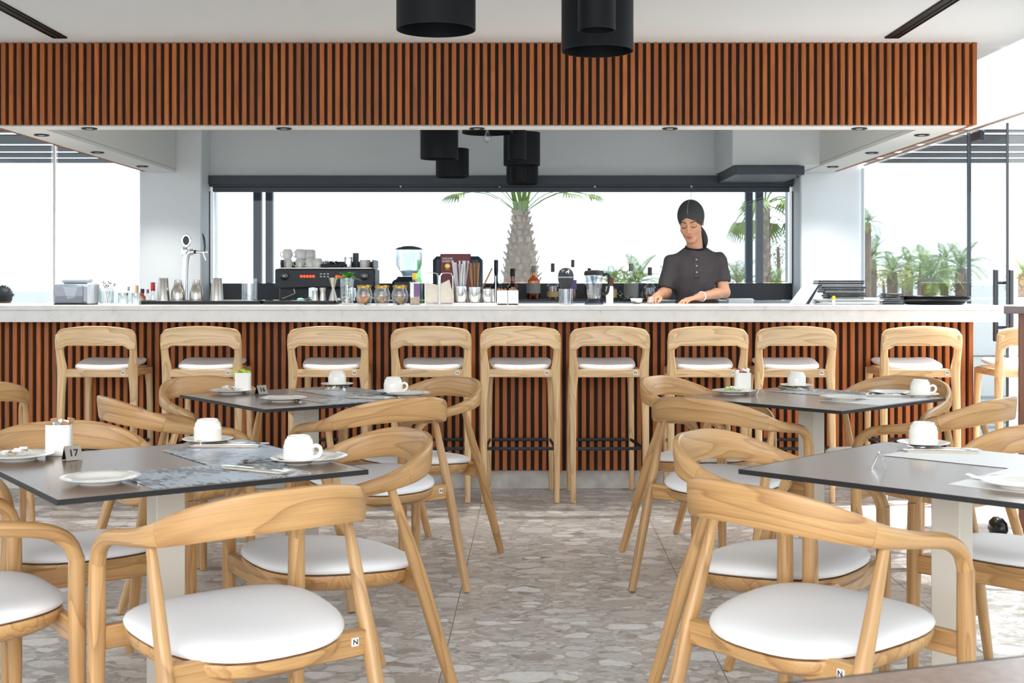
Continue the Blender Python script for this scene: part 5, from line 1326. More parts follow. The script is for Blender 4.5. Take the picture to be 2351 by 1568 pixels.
for x_ in (-28, 60):
    g = part('group_head', MB().lathe([(0, 0), (13*s, 0), (13*s, 22*s), (0, 22*s)], 24, c=(x_*s, 0.0, zb-21*s)), M['chrome'], t)
    part('portafilter', MB().lathe([(0, 0), (10*s, 0), (10*s, 8*s), (0, 8*s)], 20, c=(x_*s, -0.005, zb-29*s)).tube([(x_*s-8*s, -0.02, zb-25*s), (x_*s-26*s, -0.10, zb-27*s)], [4*s, 5*s], 12), M['chrome'], g)
for x_, sg in ((-72, 1), (88, -1)):
    part('steam_wand', MB().tube([(x_*s, -0.03, zb), (x_*s+sg*4*s, -0.05, zb-12*s), (x_*s-sg*24*s, -0.07, zb-24*s)], 0.005, 8), M['chrome'], t)
# cups on the machine
ct = zt+0.0105
mug = MB().lathe([(0, 0.004), (0.030, 0.004), (0.0365, 0.001), (0.038, 0.0), (0.0385, 0.008), (0.0385, 0.052), (0.036, 0.062), (0.028, 0.070), (0.026, 0.073), (0, 0.072)], 26)
mug.sweep(catmull([(-0.037, 0, 0.048), (-0.052, 0, 0.044), (-0.056, 0, 0.030), (-0.050, 0, 0.016), (-0.037, 0, 0.012)], 4), (0.004, 0.003), (0, 1, 0), 8)
mug_me = mug.mesh('mug', M['china'])
mx0 = X(748, D)
cups_ = [(660, 0.14, 0), (689, 0.14, 0), (660, 0.14, 1), (688, 0.14, 1), (704, 0.25, 0), (704, 0.25, 1), (714, 0.33, 1), (714, 0.33, 0), (712, 0.10, 0), (729, 0.09, 0)]
wh = ['left front bottom', 'second front bottom', 'left front upper', 'second front upper', 'third row bottom', 'third row upper', 'rear upper', 'rear bottom', 'third in front', 'fourth in front']
for (px, dy, lv), w_ in zip(cups_, wh):
    tag(obj('mug', mug_me, None, (X(px, D+dy), D+dy, ct+0.0005+0.0745*lv), (0, 0, 0.1*lv)), 'cream mug on top of the espresso machine, '+w_, 'mug', 'cream mugs on the espresso machine')
solo('glass_mug', MB().lathe(tumbler_prof(0.030, 0.075), 24), M['glassware'], 'clear glass on the espresso machine beside the mugs', 'glass', (X(745, D+.2), D+0.2, ct))
solo('black_dish', MB().box((0, 0, 0.014), (0.15, 0.10, 0.026), 0.004), M['black'], 'black box on top of the espresso machine', 'box', (X(760, D+.1), D+0.10, ct))
for k, px in enumerate((752, 766)):
    solo('steel_cup', MB().lathe(tumbler_prof(0.026, 0.055), 24), M['chrome'], ('left' if k == 0 else 'right')+' small steel cup behind the black box on the espresso machine', 'cup', (X(px, D+.24), D+0.25, ct), 0, 'small steel cups on the espresso machine')
solo('steel_jug', MB().lathe([(0, 0), (0.036, 0), (0.038, 0.01), (0.034, 0.05), (0.036, 0.085), (0.034, 0.085), (0.032, 0.05), (0.035, 0.012), (0, 0.006)], 26), M['chrome'], 'shiny steel milk jug on the espresso machine', 'jug', (X(800, D+.18), D+0.18, ct))
solo('cutlery_mug', MB().lathe(tumbler_prof(0.042, 0.062), 26), M['china'], 'wide cream mug holding spoons on the right of the espresso machine', 'mug', (X(838, D+.15), D+0.15, ct))
for k in range(5):
    solo('coffee_spoon', MB().tube([(0, 0, 0), (-0.01+0.004*k, 0, 0.10)], [0.0025, 0.004], 8), M['chrome'], 'small spoon standing in the wide cream mug on the machine', 'spoon', (X(830+3*k, D+.15), D+0.15, ct+0.008), 0, 'spoons in the mug on the machine')
solo('milk_carton', MB().box((0, 0, 0.06), (0.045, 0.045, 0.12), 0.004), M['dark_metal'], 'dark upright canister behind the spoon mug on the machine', 'canister', (X(817, D+.3), D+0.30, ct))
# burgundy fronted bean-to-cup machine
D = 10.15; s = m_px(1, D)
t = thing('bean_to_cup_machine', 'dark coffee machine with burgundy front and lettering behind the straws', 'coffee machine', (X(1050, D), D, 0))
zt = Z(588, D)
part('body', MB().box((0, 0.18, (zt+zc0)/2), (114*s, 0.34, zt-zc0), 0.03), M['dark_metal'], t)
fp = part('front_panel', MB().box((-4*s, -0.01, (Z(583, D)+zc0)/2+0.02), (70*s, 0.06, Z(583, D)-zc0-0.04), 0.006), M['burgundy'], t)
obj('lettering', text_mesh('DOUWE\nEGBERTS', 6.2*s, M['paper']), fp, (-22*s, -0.0408, Z(597, D)), (PI/2, 0, 0))
part('emblem', MB().lathe([(0, 0), (5.8*s, 0), (5.8*s, 0.001), (4.8*s, 0.0015), (0, 0.0008)], 20, xf=Matrix.Translation((-22*s, -0.0402, Z(611, D))) @ Matrix.Rotation(PI/2, 4, 'X')), M['gold'], fp)
part('emblem_line', MB().box((-22*s, -0.0405, Z(619, D)), (8*s, 0.0006, 0.8*s)), M['gold'], fp, smooth=False)
# coffee grinder with clear hopper and dark lid
D = 10.05; s = m_px(1, D)
t = thing('coffee_grinder', 'coffee grinder with clear hopper and thin dark dome lid', 'grinder', (X(938, D), D, 0))
part('body', MB().box((-10*s, 0.05, (Z(642, D)+zc0)/2), (54*s, 0.22, Z(642, D)-zc0), 0.02), M['charcoal'], t)
part('collar', MB().lathe([(0, 0), (26*s, 0), (20*s, 8*s), (0, 8*s)], 26, c=(-6*s, 0.05, Z(643, D))), M['charcoal'], t)
part('hopper', MB().lathe([(14*s, 0), (16*s, 3*s), (30*s, 26*s), (31*s, 62*s), (30.4*s, 62*s), (29*s, 27*s), (14*s, 2*s)], 30, c=(0, 0.05, Z(635, D))), M['glassware'], t)
part('hopper_lid', MB().lathe([(0, 0), (31*s, 0), (31.5*s, 1.5*s), (24*s, 5*s), (10*s, 8*s), (0, 8.6*s)], 34, c=(0, 0.05, Z(572.5, D))), M['dark_metal'], t)
part('beans', MB().lathe([(0, 0), (13*s, 0), (20*s, 12*s), (0, 15*s)], 22, c=(0, 0.05, Z(634, D))), M['smoke_glass'], t)
solo('tall_canister', MB().lathe([(0, 0), (0.042, 0), (0.042, 0.30), (0, 0.30)], 24), M['glassware'], 'tall clear container right of the espresso machine', 'container', (X(882, 10.1), 10.15, zc0))
# ================================================================ people (signed-distance bodies, one continuous surface each)
class Field:
    def __init__(s, lo, hi, h):
        s.lo = np.array(lo, np.float32); s.h = h
        s.n = (np.ceil((np.array(hi)-s.lo)/h)+1).astype(int)
        s.F = np.full(s.n, 1.0, np.float32)
        s.ax = [s.lo[i]+h*np.arange(s.n[i], dtype=np.float32) for i in range(3)]
    def win(s, lo, hi):
        a = np.clip(np.floor((np.array(lo)-s.lo)/s.h).astype(int), 0, s.n-1); b = np.clip(np.ceil((np.array(hi)-s.lo)/s.h).astype(int)+1, 1, s.n)
        if np.any(b-a <= 1): return None
        sl = tuple(slice(a[i], b[i]) for i in range(3))
        return sl, [s.ax[i][a[i]:b[i]].reshape([-1 if j == i else 1 for j in range(3)]) for i in range(3)]
    def mix(s, sl, d, k, sub=False):
        f = s.F[sl]
        if sub: f = -f; 
        if k > 0:
            hh = np.clip(0.5+0.5*(d-f)/k, 0, 1); r = d*(1-hh)+f*hh-k*hh*(1-hh)
        else: r = np.minimum(f, d)
        s.F[sl] = -r if sub else r
    def cap(s, a, b, ra, rb, k=0.015, sub=False):
        a, b = np.array(a, float), np.array(b, float); m = max(ra, rb)+k+0.03
        w_ = s.win(np.minimum(a, b)-m, np.maximum(a, b)+m)
        if w_ is None: return
        sl, (x, y, z) = w_; ab = b-a; L2 = max(1e-9, float(ab @ ab))
        t = np.clip(((x-a[0])*ab[0]+(y-a[1])*ab[1]+(z-a[2])*ab[2])/L2, 0, 1)
        d = np.sqrt((x-a[0]-ab[0]*t)**2+(y-a[1]-ab[1]*t)**2+(z-a[2]-ab[2]*t)**2)-(ra+(rb-ra)*t)
        s.mix(sl, d.astype(np.float32), k, sub)
    def ell(s, c, r, k=0.02, R=None, sub=False):
        c = np.array(c, float); m = max(r)+k+0.03
        w_ = s.win(c-m, c+m)
        if w_ is None: return
        sl, (x, y, z) = w_; x, y, z = x-c[0], y-c[1], z-c[2]
        if R is not None:
            x, y, z = (R[0][0]*x+R[1][0]*y+R[2][0]*z, R[0][1]*x+R[1][1]*y+R[2][1]*z, R[0][2]*x+R[1][2]*y+R[2][2]*z)
        k0 = np.sqrt((x/r[0])**2+(y/r[1])**2+(z/r[2])**2); k1 = np.sqrt((x/r[0]**2)**2+(y/r[1]**2)**2+(z/r[2]**2)**2)+1e-9
        s.mix(sl, (k0*(k0-1)/k1).astype(np.float32), k, sub)
    def cut(s, p, n, lo=None, hi=None):
        """remove the half space in front of plane (p, n), inside a window"""
        w_ = s.win(lo if lo is not None else s.lo, hi if hi is not None else s.lo+s.h*s.n)
        sl, (x, y, z) = w_
        d = (x-p[0])*n[0]+(y-p[1])*n[1]+(z-p[2])*n[2]
        s.F[sl] = np.maximum(s.F[sl], d.astype(np.float32))
    def mesh(s):
        """surface nets"""
        F = s.F; ins = F < 0; n = F.shape
        c = np.zeros((n[0]-1, n[1]-1, n[2]-1), np.int8)
        for i in (0, 1):
            for j in (0, 1):
                for k in (0, 1): c += ins[i:n[0]-1+i, j:n[1]-1+j, k:n[2]-1+k]
        act = (c > 0) & (c < 8); I = np.argwhere(act)
        idx = np.full(act.shape, -1, np.int64); idx[act] = np.arange(len(I))
        acc = np.zeros((len(I), 3)); cnt = np.zeros(len(I))
        corners = [(i, j, k) for i in (0, 1) for j in (0, 1) for k in (0, 1)]
        vals = {q: F[I[:, 0]+q[0], I[:, 1]+q[1], I[:, 2]+q[2]].astype(float) for q in corners}
        for q in corners:
            for ax in range(3):
                if q[ax] == 1: continue
                r = list(q); r[ax] = 1; r = tuple(r)
                va, vb = vals[q], vals[r]; x = (va < 0) != (vb < 0)
                t = np.where(x, va/np.where(x, va-vb, 1), 0)
                p = np.tile(np.array(q, float), (len(I), 1)); p[:, ax] += t
                acc += np.where(x[:, None], p, 0); cnt += x
        V = s.lo+s.h*(I+acc/np.maximum(cnt, 1)[:, None])
        Q = []
        for ax in range(3):
            o1, o2 = [i for i in range(3) if i != ax]
            a = [slice(None)]*3; b = [slice(None)]*3; a[ax] = slice(0, n[ax]-1); b[ax] = slice(1, n[ax])
            E = np.argwhere(ins[tuple(a)] != ins[tuple(b)])
            E = E[(E[:, o1] > 0) & (E[:, o2] > 0) & (E[:, o1] < n[o1]-1) & (E[:, o2] < n[o2]-1)]
            flip = ins[E[:, 0], E[:, 1], E[:, 2]]
            def g(d1, d2):
                e = E.copy(); e[:, o1] -= d1; e[:, o2] -= d2; return idx[e[:, 0], e[:, 1], e[:, 2]]
            q = np.stack([g(0, 0), g(1, 0), g(1, 1), g(0, 1)], 1)
            if ax == 1: flip = ~flip
            q[~flip] = q[~flip][:, ::-1]
            Q.append(q)
        return V, np.concatenate(Q)
def field_obj(name, fld, mats, parent=None, color=None, smooth_it=2):
    V, Q = fld.mesh()
    for _ in range(smooth_it):            # light relax to hide the grid
        acc = np.zeros_like(V); cnt = np.zeros(len(V))
        for a, b in ((0, 1), (1, 2), (2, 3), (3, 0)):
            np.add.at(acc, Q[:, a], V[Q[:, b]]); np.add.at(acc, Q[:, b], V[Q[:, a]])
            np.add.at(cnt, Q[:, a], 1); np.add.at(cnt, Q[:, b], 1)
        V = 0.5*V+0.5*acc/np.maximum(cnt, 1)[:, None]
    me = bpy.data.meshes.new(name)
    me.from_pydata(V.tolist(), [], Q.tolist()); me.materials.append(mats)
    me.polygons.foreach_set('use_smooth', [True]*len(Q)); me.update()
    if color is not None:
        at_ = me.color_attributes.new('tone', 'FLOAT_COLOR', 'POINT')
        at_.data.foreach_set('color', color(V).astype(np.float32).ravel())
    return obj(name, me, parent)
def skin_mat():
    m, t, b = nt('skin'); a = N(t, 'ShaderNodeAttribute', attribute_name='tone'); L(t, a.outputs['Color'], b.inputs['Base Color'])
    b.inputs['Roughness'].default_value = 0.45; b.inputs['Subsurface Weight'].default_value = 0.08; b.inputs['Subsurface Radius'].default_value = (0.01, 0.004, 0.002)
    return m
M['skin'] = skin_mat()
M['shirt'] = plain('charcoal jersey', '#413D3F', 0.85, var=0.10, scale=160, spec=0.2)
M['shirt_trim'] = plain('black ribbed jersey', '#1C1C1F', 0.85, spec=0.2)
M['cap'] = plain('dark grey cap cloth', '#3A3B3B', 0.8, spec=0.25)
M['hair'] = plain('dark hair', '#1B1614', 0.55)
M['trousers'] = plain('black trousers', '#141416', 0.85)

PX, PY = 1.205, 8.30
Rh = np.array(Matrix.Rotation(math.radians(-19), 3, 'Z') @ Matrix.Rotation(math.radians(21), 3, 'X') @ Matrix.Rotation(math.radians(-3), 3, 'Y'))
Hc = np.array((-0.035, -0.035, 1.632)); HS = 1.06
def hp(x, y, z): return Hc+Rh @ (np.array((x, y, z))*HS)
def hand(f, W, d, n, idx_side, curl, spread=1.0, sc=0.95):
    """five separate fingers; d to the finger tips, n out of the back of the hand, idx_side towards the thumb"""
    W, d, n, s_ = [np.array(v, float) for v in (W, d, n, idx_side)]
    d /= np.linalg.norm(d); n -= d*(n @ d); n /= np.linalg.norm(n); s_ = s_-d*(s_ @ d)-n*(s_ @ n); s_ /= np.linalg.norm(s_)
    lens = [0.070, 0.078, 0.072, 0.056]; offs = [0.028, 0.0095, -0.009, -0.026]; kb = [0.084, 0.088, 0.084, 0.076]
    for L_, o, kk in zip(lens, offs, kb):
        base = W+(d*kk+s_*o)*sc
        f.cap(W+(s_*o*0.55+d*0.012)*sc, base, 0.0125*sc, 0.0105*sc, 0.012)
        p = base; dv = d+s_*o*2.2*spread; dv /= np.linalg.norm(dv); ang = 0.0
        for q, (fr, r0, r1) in enumerate(((0.45, 0.0090, 0.0082), (0.30, 0.0082, 0.0074), (0.25, 0.0074, 0.0060))):
            ang += curl[q]
            v = dv*math.cos(ang)-n*math.sin(ang); e = p+v*L_*fr*sc
            f.cap(p, e, r0*sc, r1*sc, 0.004); p = e
    t0 = W+(d*0.022+s_*0.022-n*0.006)*sc; t1 = W+(d*0.052+s_*0.046-n*0.016)*sc; t2 = W+(d*0.084+s_*0.050-n*0.022)*sc; t3 = W+(d*0.106+s_*0.043-n*0.028)*sc
    f.cap(t0, t1, 0.014*sc, 0.0115*sc, 0.010); f.cap(t1, t2, 0.0105*sc, 0.0090*sc, 0.004); f.cap(t2, t3, 0.0090*sc, 0.0070*sc, 0.004)
# ---- skin
f = Field((-0.42, -0.50, 0.93), (0.28, 0.15, 1.80), 0.0028)
Rm = Rh
f.ell(hp(0, 0.012, 0.030), [0.073*HS, 0.092*HS, 0.094*HS], 0.0, Rm)
f.ell(hp(0, -0.030, -0.043), [0.054*HS, 0.060*HS, 0.072*HS], 0.030, Rm)
f.cap(hp(-0.007, -0.068, -0.100), hp(0.007, -0.068, -0.100), 0.016*HS, 0.016*HS, 0.022)
for sx_ in (-1, 1):
    f.ell(hp(sx_*0.034, -0.055, -0.030), [0.026*HS]*3, 0.022)
    f.cap(hp(sx_*0.044, -0.02, -0.052), hp(sx_*0.020, -0.062, -0.092), 0.014*HS, 0.012*HS, 0.02)
f.cap(hp(-0.034, -0.076, 0.020), hp(0.034, -0.076, 0.020), 0.012*HS, 0.012*HS, 0.016)
for sx_ in (-1, 1):
    f.ell(hp(sx_*0.031, -0.102, -0.001), [0.016*HS, 0.014*HS, 0.012*HS], 0.012, Rm, True)
    f.ell(hp(sx_*0.031, -0.0760, -0.003), [0.0155*HS, 0.0135*HS, 0.0115*HS], 0.004, Rm)
f.cap(hp(0, -0.085, 0.010), hp(0, -0.106, -0.031), 0.0068*HS, 0.0098*HS, 0.010)
for sx_ in (-1, 1): f.ell(hp(sx_*0.0115, -0.096, -0.036), [0.0078*HS]*3, 0.006)
f.cap(hp(-0.015, -0.0855, -0.0665), hp(0.015, -0.0855, -0.0665), 0.0042*HS, 0.0042*HS, 0.006); f.cap(hp(-0.005, -0.0892, -0.0658), hp(0.005, -0.0892, -0.0658), 0.0042*HS, 0.0042*HS, 0.005)
f.cap(hp(-0.011, -0.0858, -0.0745), hp(0.011, -0.0858, -0.0745), 0.0050*HS, 0.0050*HS, 0.006)
f.cap(hp(-0.018, -0.0935, -0.0702), hp(0.018, -0.0935, -0.0702), 0.0024, 0.0024, 0.003, True)
for sx_ in (-1, 1): f.ell(hp(sx_*0.068, 0.018, -0.010), [0.009, 0.018, 0.028], 0.006, Rm)
f.cap(hp(0.0, 0.035, -0.060), (0.0, 0.012, 1.40), 0.050, 0.056, 0.025)
f.cap((-0.12, 0.005, 1.365), (0.12, 0.005, 1.372), 0.040, 0.040, 0.02)
f.ell((0, 0, 1.26), [0.135, 0.090, 0.17], 0.05); f.ell((0.01, 0, 1.05), [0.125, 0.088, 0.14], 0.05)
Rs, Re, Rw = (-0.156, 0.0, 1.368), (-0.205, -0.060, 1.170), (-0.295, -0.335, 1.150)
Ls, Le, Lw = (0.152, 0.0, 1.380), (0.176, -0.070, 1.172), (-0.030, -0.305, 1.145)
for S_, E_, W_ in ((Rs, Re, Rw), (Ls, Le, Lw)):
    f.cap(S_, E_, 0.040, 0.036, 0.012)
    mid = np.array(E_)*0.68+np.array(W_)*0.32
    f.cap(E_, mid, 0.034, 0.0335, 0.02); f.cap(mid, W_, 0.0335, 0.0235, 0.02)
hand(f, Rw, (-0.42, -0.80, -0.20), (-0.25, 0.1, 1.0), (1, -0.3, 0.0), (0.45, 0.75, 0.55), 0.7)
hand(f, Lw, (-0.80, -0.52, -0.16), (-0.1, -0.05, 1.0), (-0.4, 0.7, 0.0), (0.18, 0.22, 0.18), 1.0)
SK = np.array(rgb('#C28E70')); 
def tone(V):
    C = np.tile(np.append(SK, 1.0), (len(V), 1))
    P = ((V-Hc) @ Rh)/HS; x, y, z = P[:, 0], P[:, 1], P[:, 2]; front = y < -0.052
    lip = front & (((x/0.0205)**2+((z+0.0703)/0.0098)**2) < 1) & (y < -0.078)
    C[lip, :3] = rgb('#A8675C')
    ax_ = np.abs(x)
    brow = front & (ax_ > 0.012) & (ax_ < 0.050) & (np.abs(z-(0.0215+0.006*np.sin((ax_-0.012)/0.038*2.6))) < 0.0037*(1.15-0.5*(ax_-0.012)/0.038))
    C[brow, :3] = rgb('#3A2A22')
    lash = front & (ax_ > 0.016) & (ax_ < 0.048) & (np.abs(z+0.0105-0.004*((ax_-0.031)/0.016)**2) < 0.0024)
    C[lash, :3] = rgb('#2A1E1A')
    lid = front & (((ax_-0.031)/0.017)**2+((z+0.002)/0.009)**2 < 1) & ~lash
    C[lid, :3] = np.array(rgb('#B07E66'))
    return C
body = field_obj('person', f, M['skin'], None, tone, 1); body.location = (PX, PY, 0)
tag(body, 'person in charcoal shirt and dark cap behind the bar, looking down at their hands', 'person')
# ---- shirt
f = Field((-0.30, -0.20, 0.88), (0.30, 0.19, 1.52), 0.0055)
f.ell((0, 0.0, 1.275), [0.158, 0.112, 0.185], 0.0); f.ell((0.008, 0.0, 1.06), [0.146, 0.110, 0.19], 0.07)
f.cap((-0.125, 0.004, 1.372), (0, 0.004, 1.400), 0.053, 0.062, 0.04); f.cap((0.125, 0.004, 1.382), (0, 0.004, 1.405), 0.053, 0.062, 0.04); f.cap((0, 0.012, 1.37), (-0.002, 0.004, 1.455), 0.080, 0.060, 0.06)
f.ell((0.01, 0.0, 0.98), [0.158, 0.118, 0.13], 0.06)
for S_, E_, ext in ((Rs, (-0.202, -0.046, 1.205), 0.0), (Ls, (0.172, -0.040, 1.245), 0.0)):
    f.cap(S_, E_, 0.054, 0.055, 0.025)
    v = np.array(E_)-np.array(S_); v /= np.linalg.norm(v); e = np.array(E_)+v*0.012
    f.cut(e, v, e-0.075, e+0.075) if abs(E_[0]) > 0.19 else f.cut(e, v, e-np.array((0.055, 0.08, 0.07)), e+0.08)
f.cut((0, 0.0, 1.462), (0.0, -0.30, 1.0))
gx, gy, gz = [a.reshape([-1 if j == i else 1 for j in range(3)]) for i, a in enumerate(f.ax)]
f.F += (0.0026*np.sin(gx*46+gz*31+1.3*np.sin(gz*17))*np.sin(gz*23-gx*19)+0.0016*np.sin(gx*90-gz*60)).astype(np.float32)
sh = field_obj('shirt', f, M['shirt'], body, None, 2)
b = MB(); pts = []
for k in range(28):
    a = 2*PI*k/28; pts.append((-0.002+0.063*math.cos(a), 0.006+0.060*math.sin(a), 1.452-0.30*-0.060*math.sin(a)*1.0+0.004))
b.sweep(pts, (0.006, 0.018), (0, 0, 1), 10, 2.5, closed=True)
part('collar', b, M['shirt_trim'], sh)
part('placket', MB().box((0, 0, 0), (0.030, 0.004, 0.135), 0.0015, xf=Matrix.Translation((-0.012, -0.1075, 1.335)) @ Matrix.Rotation(math.radians(-9), 4, 'X')), M['shirt'], sh)
for k, z in enumerate((1.385, 1.345, 1.303)):
    part('button', MB().lathe([(0, -0.002), (0.0055, -0.002), (0.006, 0), (0.005, 0.0018), (0, 0.001)], 14, xf=Matrix.Translation((-0.010, -0.1020-0.006*k-0.004, z)) @ Matrix.Rotation(PI/2-0.12, 4, 'X')), M['grey_plastic'], sh)
# ---- cap and tied hair
f = Field((-0.17, -0.17, 1.50), (0.13, 0.14, 1.79), 0.0045)
f.ell(hp(0, 0.016, 0.036), [0.083*HS, 0.103*HS, 0.100*HS], 0.0, Rm)
X_, Y_, Z_ = np.meshgrid(*f.ax, indexing='ij')
P_ = np.stack([X_, Y_, Z_], -1).reshape(-1, 3)-Hc
P_ = (P_ @ Rh)/HS
pl = ((0.066-1.00*(P_[:, 1]+0.09)-0.42*np.abs(P_[:, 0]+0.010))-P_[:, 2])*0.66
f.F = np.maximum(f.F, pl.reshape(f.F.shape).astype(np.float32))
cp_ = field_obj('cap', f, M['cap'], body, None, 2)
sm = MB().tube([tuple(hp(0.082*0.02, 0.016-0.104*math.cos(a), 0.036+0.1012*math.sin(a))) for a in np.linspace(0.42, 1.5, 12)], 0.0016, 6)
part('seam', sm, M['grey_plastic'], cp_)
part('tied_hair', MB().sweep(catmull([(0.030, 0.045, 1.600), (0.052, 0.050, 1.560), (0.066, 0.046, 1.515), (0.062, 0.052, 1.475), (0.050, 0.066, 1.440)], 5), [tuple(q) for q in catmull([(0.018, 0.018), (0.024, 0.022), (0.023, 0.020), (0.017, 0.015), (0.006, 0.006)], 5)], (0, 1, 0), 14), M['hair'], body)
bw = np.array(Lw)*0.86+np.array(Le)*0.14; dv = Vector(np.array(Lw)-np.array(Le)).normalized(); u_ = dv.orthogonal().normalized(); v_ = dv.cross(u_)
part('bracelet', MB().tube([tuple(Vector(bw)+(u_*math.cos(a)+v_*math.sin(a))*0.0295) for a in np.linspace(0, 2*PI, 25)[:-1]], 0.0036, 8, closed=True), M['paper'], body)
# ---- trousers and shoes (out of sight behind the bar)
f = Field((-0.22, -0.16, 0.05), (0.24, 0.17, 1.02), 0.012)
f.ell((0.01, 0.005, 0.92), [0.160, 0.115, 0.12], 0)
for sx_ in (-1, 1):
    f.cap((sx_*0.085+0.01, 0, 0.88), (sx_*0.095+0.01, -0.01, 0.48), 0.085, 0.062, 0.04); f.cap((sx_*0.095+0.01, -0.01, 0.48), (sx_*0.10+0.01, 0.015, 0.10), 0.062, 0.048, 0.02)
field_obj('trousers', f, M['trousers'], body)
for sx_ in (-1, 1):
    part('shoe', MB().lathe([(0, 0), (0.045, 0), (0.047, 0.03), (0.036, 0.07), (0.032, 0.10), (0, 0.10)], 20, c=(sx_*0.10+0.01, -0.03, 0.001), sx=0.95, sy=2.3), M['black'], body)
# ---- small shot glass held in the right hand, and one on the counter
solo('shot_glass', MB().lathe(tumbler_prof(0.019, 0.045), 20), M['glassware'], 'small clear glass held between the fingers of the bartender', 'glass', (PX-0.345, PY-0.468, BT+0.0005))
# ---- guest outside, only the hair shows above the bar
GX, GY = X(8, 12.6), 12.6
f = Field((-0.34, -0.30, 0.30), (0.34, 0.52, 1.28), 0.011)
f.ell((0, 0.0, 1.085), [0.076, 0.092, 0.105], 0); f.cap((0, 0.0, 1.02), (0, -0.01, 0.92), 0.055, 0.060, 0.03)
f.cap((-0.14, -0.01, 0.86), (0.14, -0.01, 0.86), 0.055, 0.055, 0.04); f.ell((0, -0.01, 0.70), [0.15, 0.10, 0.20], 0.05); f.ell((0, 0, 0.50), [0.165, 0.13, 0.10], 0.05)
for sx_ in (-1, 1):
    f.cap((sx_*0.17, 0, 0.85), (sx_*0.21, 0.02, 0.60), 0.045, 0.037, 0.02); f.cap((sx_*0.21, 0.02, 0.60), (sx_*0.12, 0.24, 0.56), 0.037, 0.026, 0.02)
    f.cap((sx_*0.09, 0.02, 0.48), (sx_*0.11, 0.42, 0.47), 0.075, 0.058, 0.03); f.cap((sx_*0.11, 0.42, 0.47), (sx_*0.11, 0.43, 0.345), 0.055, 0.050, 0.02)
def tone2(V): return np.tile(np.append(SK, 1.0), (len(V), 1))
g = field_obj('person', f, M['skin'], None, tone2); g.location = (GX, GY, 0.0)
tag(g, 'person outside at the far left, only dark hair showing above the bar', 'person')
f = Field((-0.36, -0.32, 0.30), (0.36, 0.54, 0.98), 0.013)
f.cap((-0.14, -0.01, 0.86), (0.14, -0.01, 0.86), 0.068, 0.068, 0.04); f.ell((0, -0.01, 0.70), [0.165, 0.115, 0.21], 0.05)
for sx_ in (-1, 1): f.cap((sx_*0.17, 0, 0.85), (sx_*0.205, 0.015, 0.66), 0.058, 0.052, 0.02)
f.ell((0, 0, 0.50), [0.18, 0.145, 0.115], 0.05)
for sx_ in (-1, 1): f.cap((sx_*0.09, 0.02, 0.48), (sx_*0.11, 0.44, 0.47), 0.088, 0.072, 0.03)
field_obj('dark_clothes', f, M['trousers'], g)
b = MB()
rnd = random.Random(5)
b.lathe([(0, -0.02), (0.085, 0.0), (0.094, 0.05), (0.085, 0.10), (0.055, 0.135), (0, 0.148)], 26, c=(0, -0.012, 1.045), sx=0.95, sy=1.1)
for k in range(240):
    a, e = rnd.uniform(0, 2*PI), rnd.uniform(-0.1, 1.5); d = Vector((math.cos(a)*math.cos(e), math.sin(a)*math.cos(e), math.sin(e)))
    p = Vector((0, -0.012, 1.105))+Vector((d.x*0.085, d.y*0.095, d.z*0.085)); q = p+d*rnd.uniform(0.010, 0.030)+Vector((rnd.uniform(-1, 1), rnd.uniform(-1, 1), rnd.uniform(-1, 0.4)))*0.012
    b.tube([tuple(p), tuple((p+q)/2+Vector((0, 0, 0.003))), tuple(q)], [0.003, 0.002, 0.0006], 4)
part('hair', b, M['hair'], g)
for sx_ in (-1, 1):
    part('lower_leg', MB().tube([(sx_*0.11, 0.43, 0.36), (sx_*0.11, 0.43, 0.10), (sx_*0.11, 0.41, 0.02)], [0.052, 0.042, 0.040], 12), M['trousers'], g)
    part('shoe', MB().box((sx_*0.11, 0.48, 0.004), (0.09, 0.25, 0.07), 0.03), M['black'], g)
t = thing('terrace_stool', 'low upholstered stool outside under the seated person', 'stool', (GX, GY, -0.056))
part('seat', MB().lathe([(0, 0.36), (0.20, 0.36), (0.22, 0.38), (0.22, 0.43), (0.20, 0.448), (0, 0.45)], 28), M['grey_plastic'], t)
for a in range(4):
    part('leg', MB().tube([(0.14*math.cos(a*PI/2+0.78), 0.14*math.sin(a*PI/2+0.78), 0.37), (0.17*math.cos(a*PI/2+0.78), 0.17*math.sin(a*PI/2+0.78), 0.0)], 0.016, 8), M['dark_metal'], t)
# ================================================================ palms and bushes outside
RG = random.Random(11)
def frond_mesh(ln, lift, droop, n=20, wd=0.17):
    """feather leaf: arching rib with leaflets in a shallow V"""
    b = MB(); P = []
    for i in range(9):
        u = i/8; a = lift-droop*u
        if i == 0: P.append(Vector((0, 0, 0)))
        else: P.append(P[-1]+Vector((math.cos(a), 0, math.sin(a)))*ln/8)
    b.sweep([tuple(p) for p in P], [(0.010*(1-0.8*i/8), 0.007*(1-0.8*i/8)) for i in range(9)], (0, 0, 1), 5)
    for k in range(n):
        u = 0.14+0.86*k/(n-1); q = u*8; i = min(7, int(q)); p = P[i].lerp(P[i+1], q-i); t = (P[i+1]-P[i]).normalized()
        L_ = wd*ln*2.0*math.sin(PI*min(1.0, 0.25+0.68*u))**0.8*(1.0 if u < 0.85 else 0.75)
        for s in (-1, 1):
            d = (t*0.62+Vector((0, s*0.75, 0))+Vector((0, 0, 0.25))).normalized(); w_ = 0.011*ln+0.003
            e = p+d*L_+Vector((0, 0, -0.18*L_)); m_ = p+d*L_*0.5; sd = t*w_
            b.add([tuple(p-sd*0.6), tuple(m_-sd), tuple(e), tuple(m_+sd), tuple(p+sd*0.6)], [[0, 1, 3, 4], [1, 2, 3]])
    return b.mesh('frond', M['palm_leaf'], smooth=False, recalc=False)
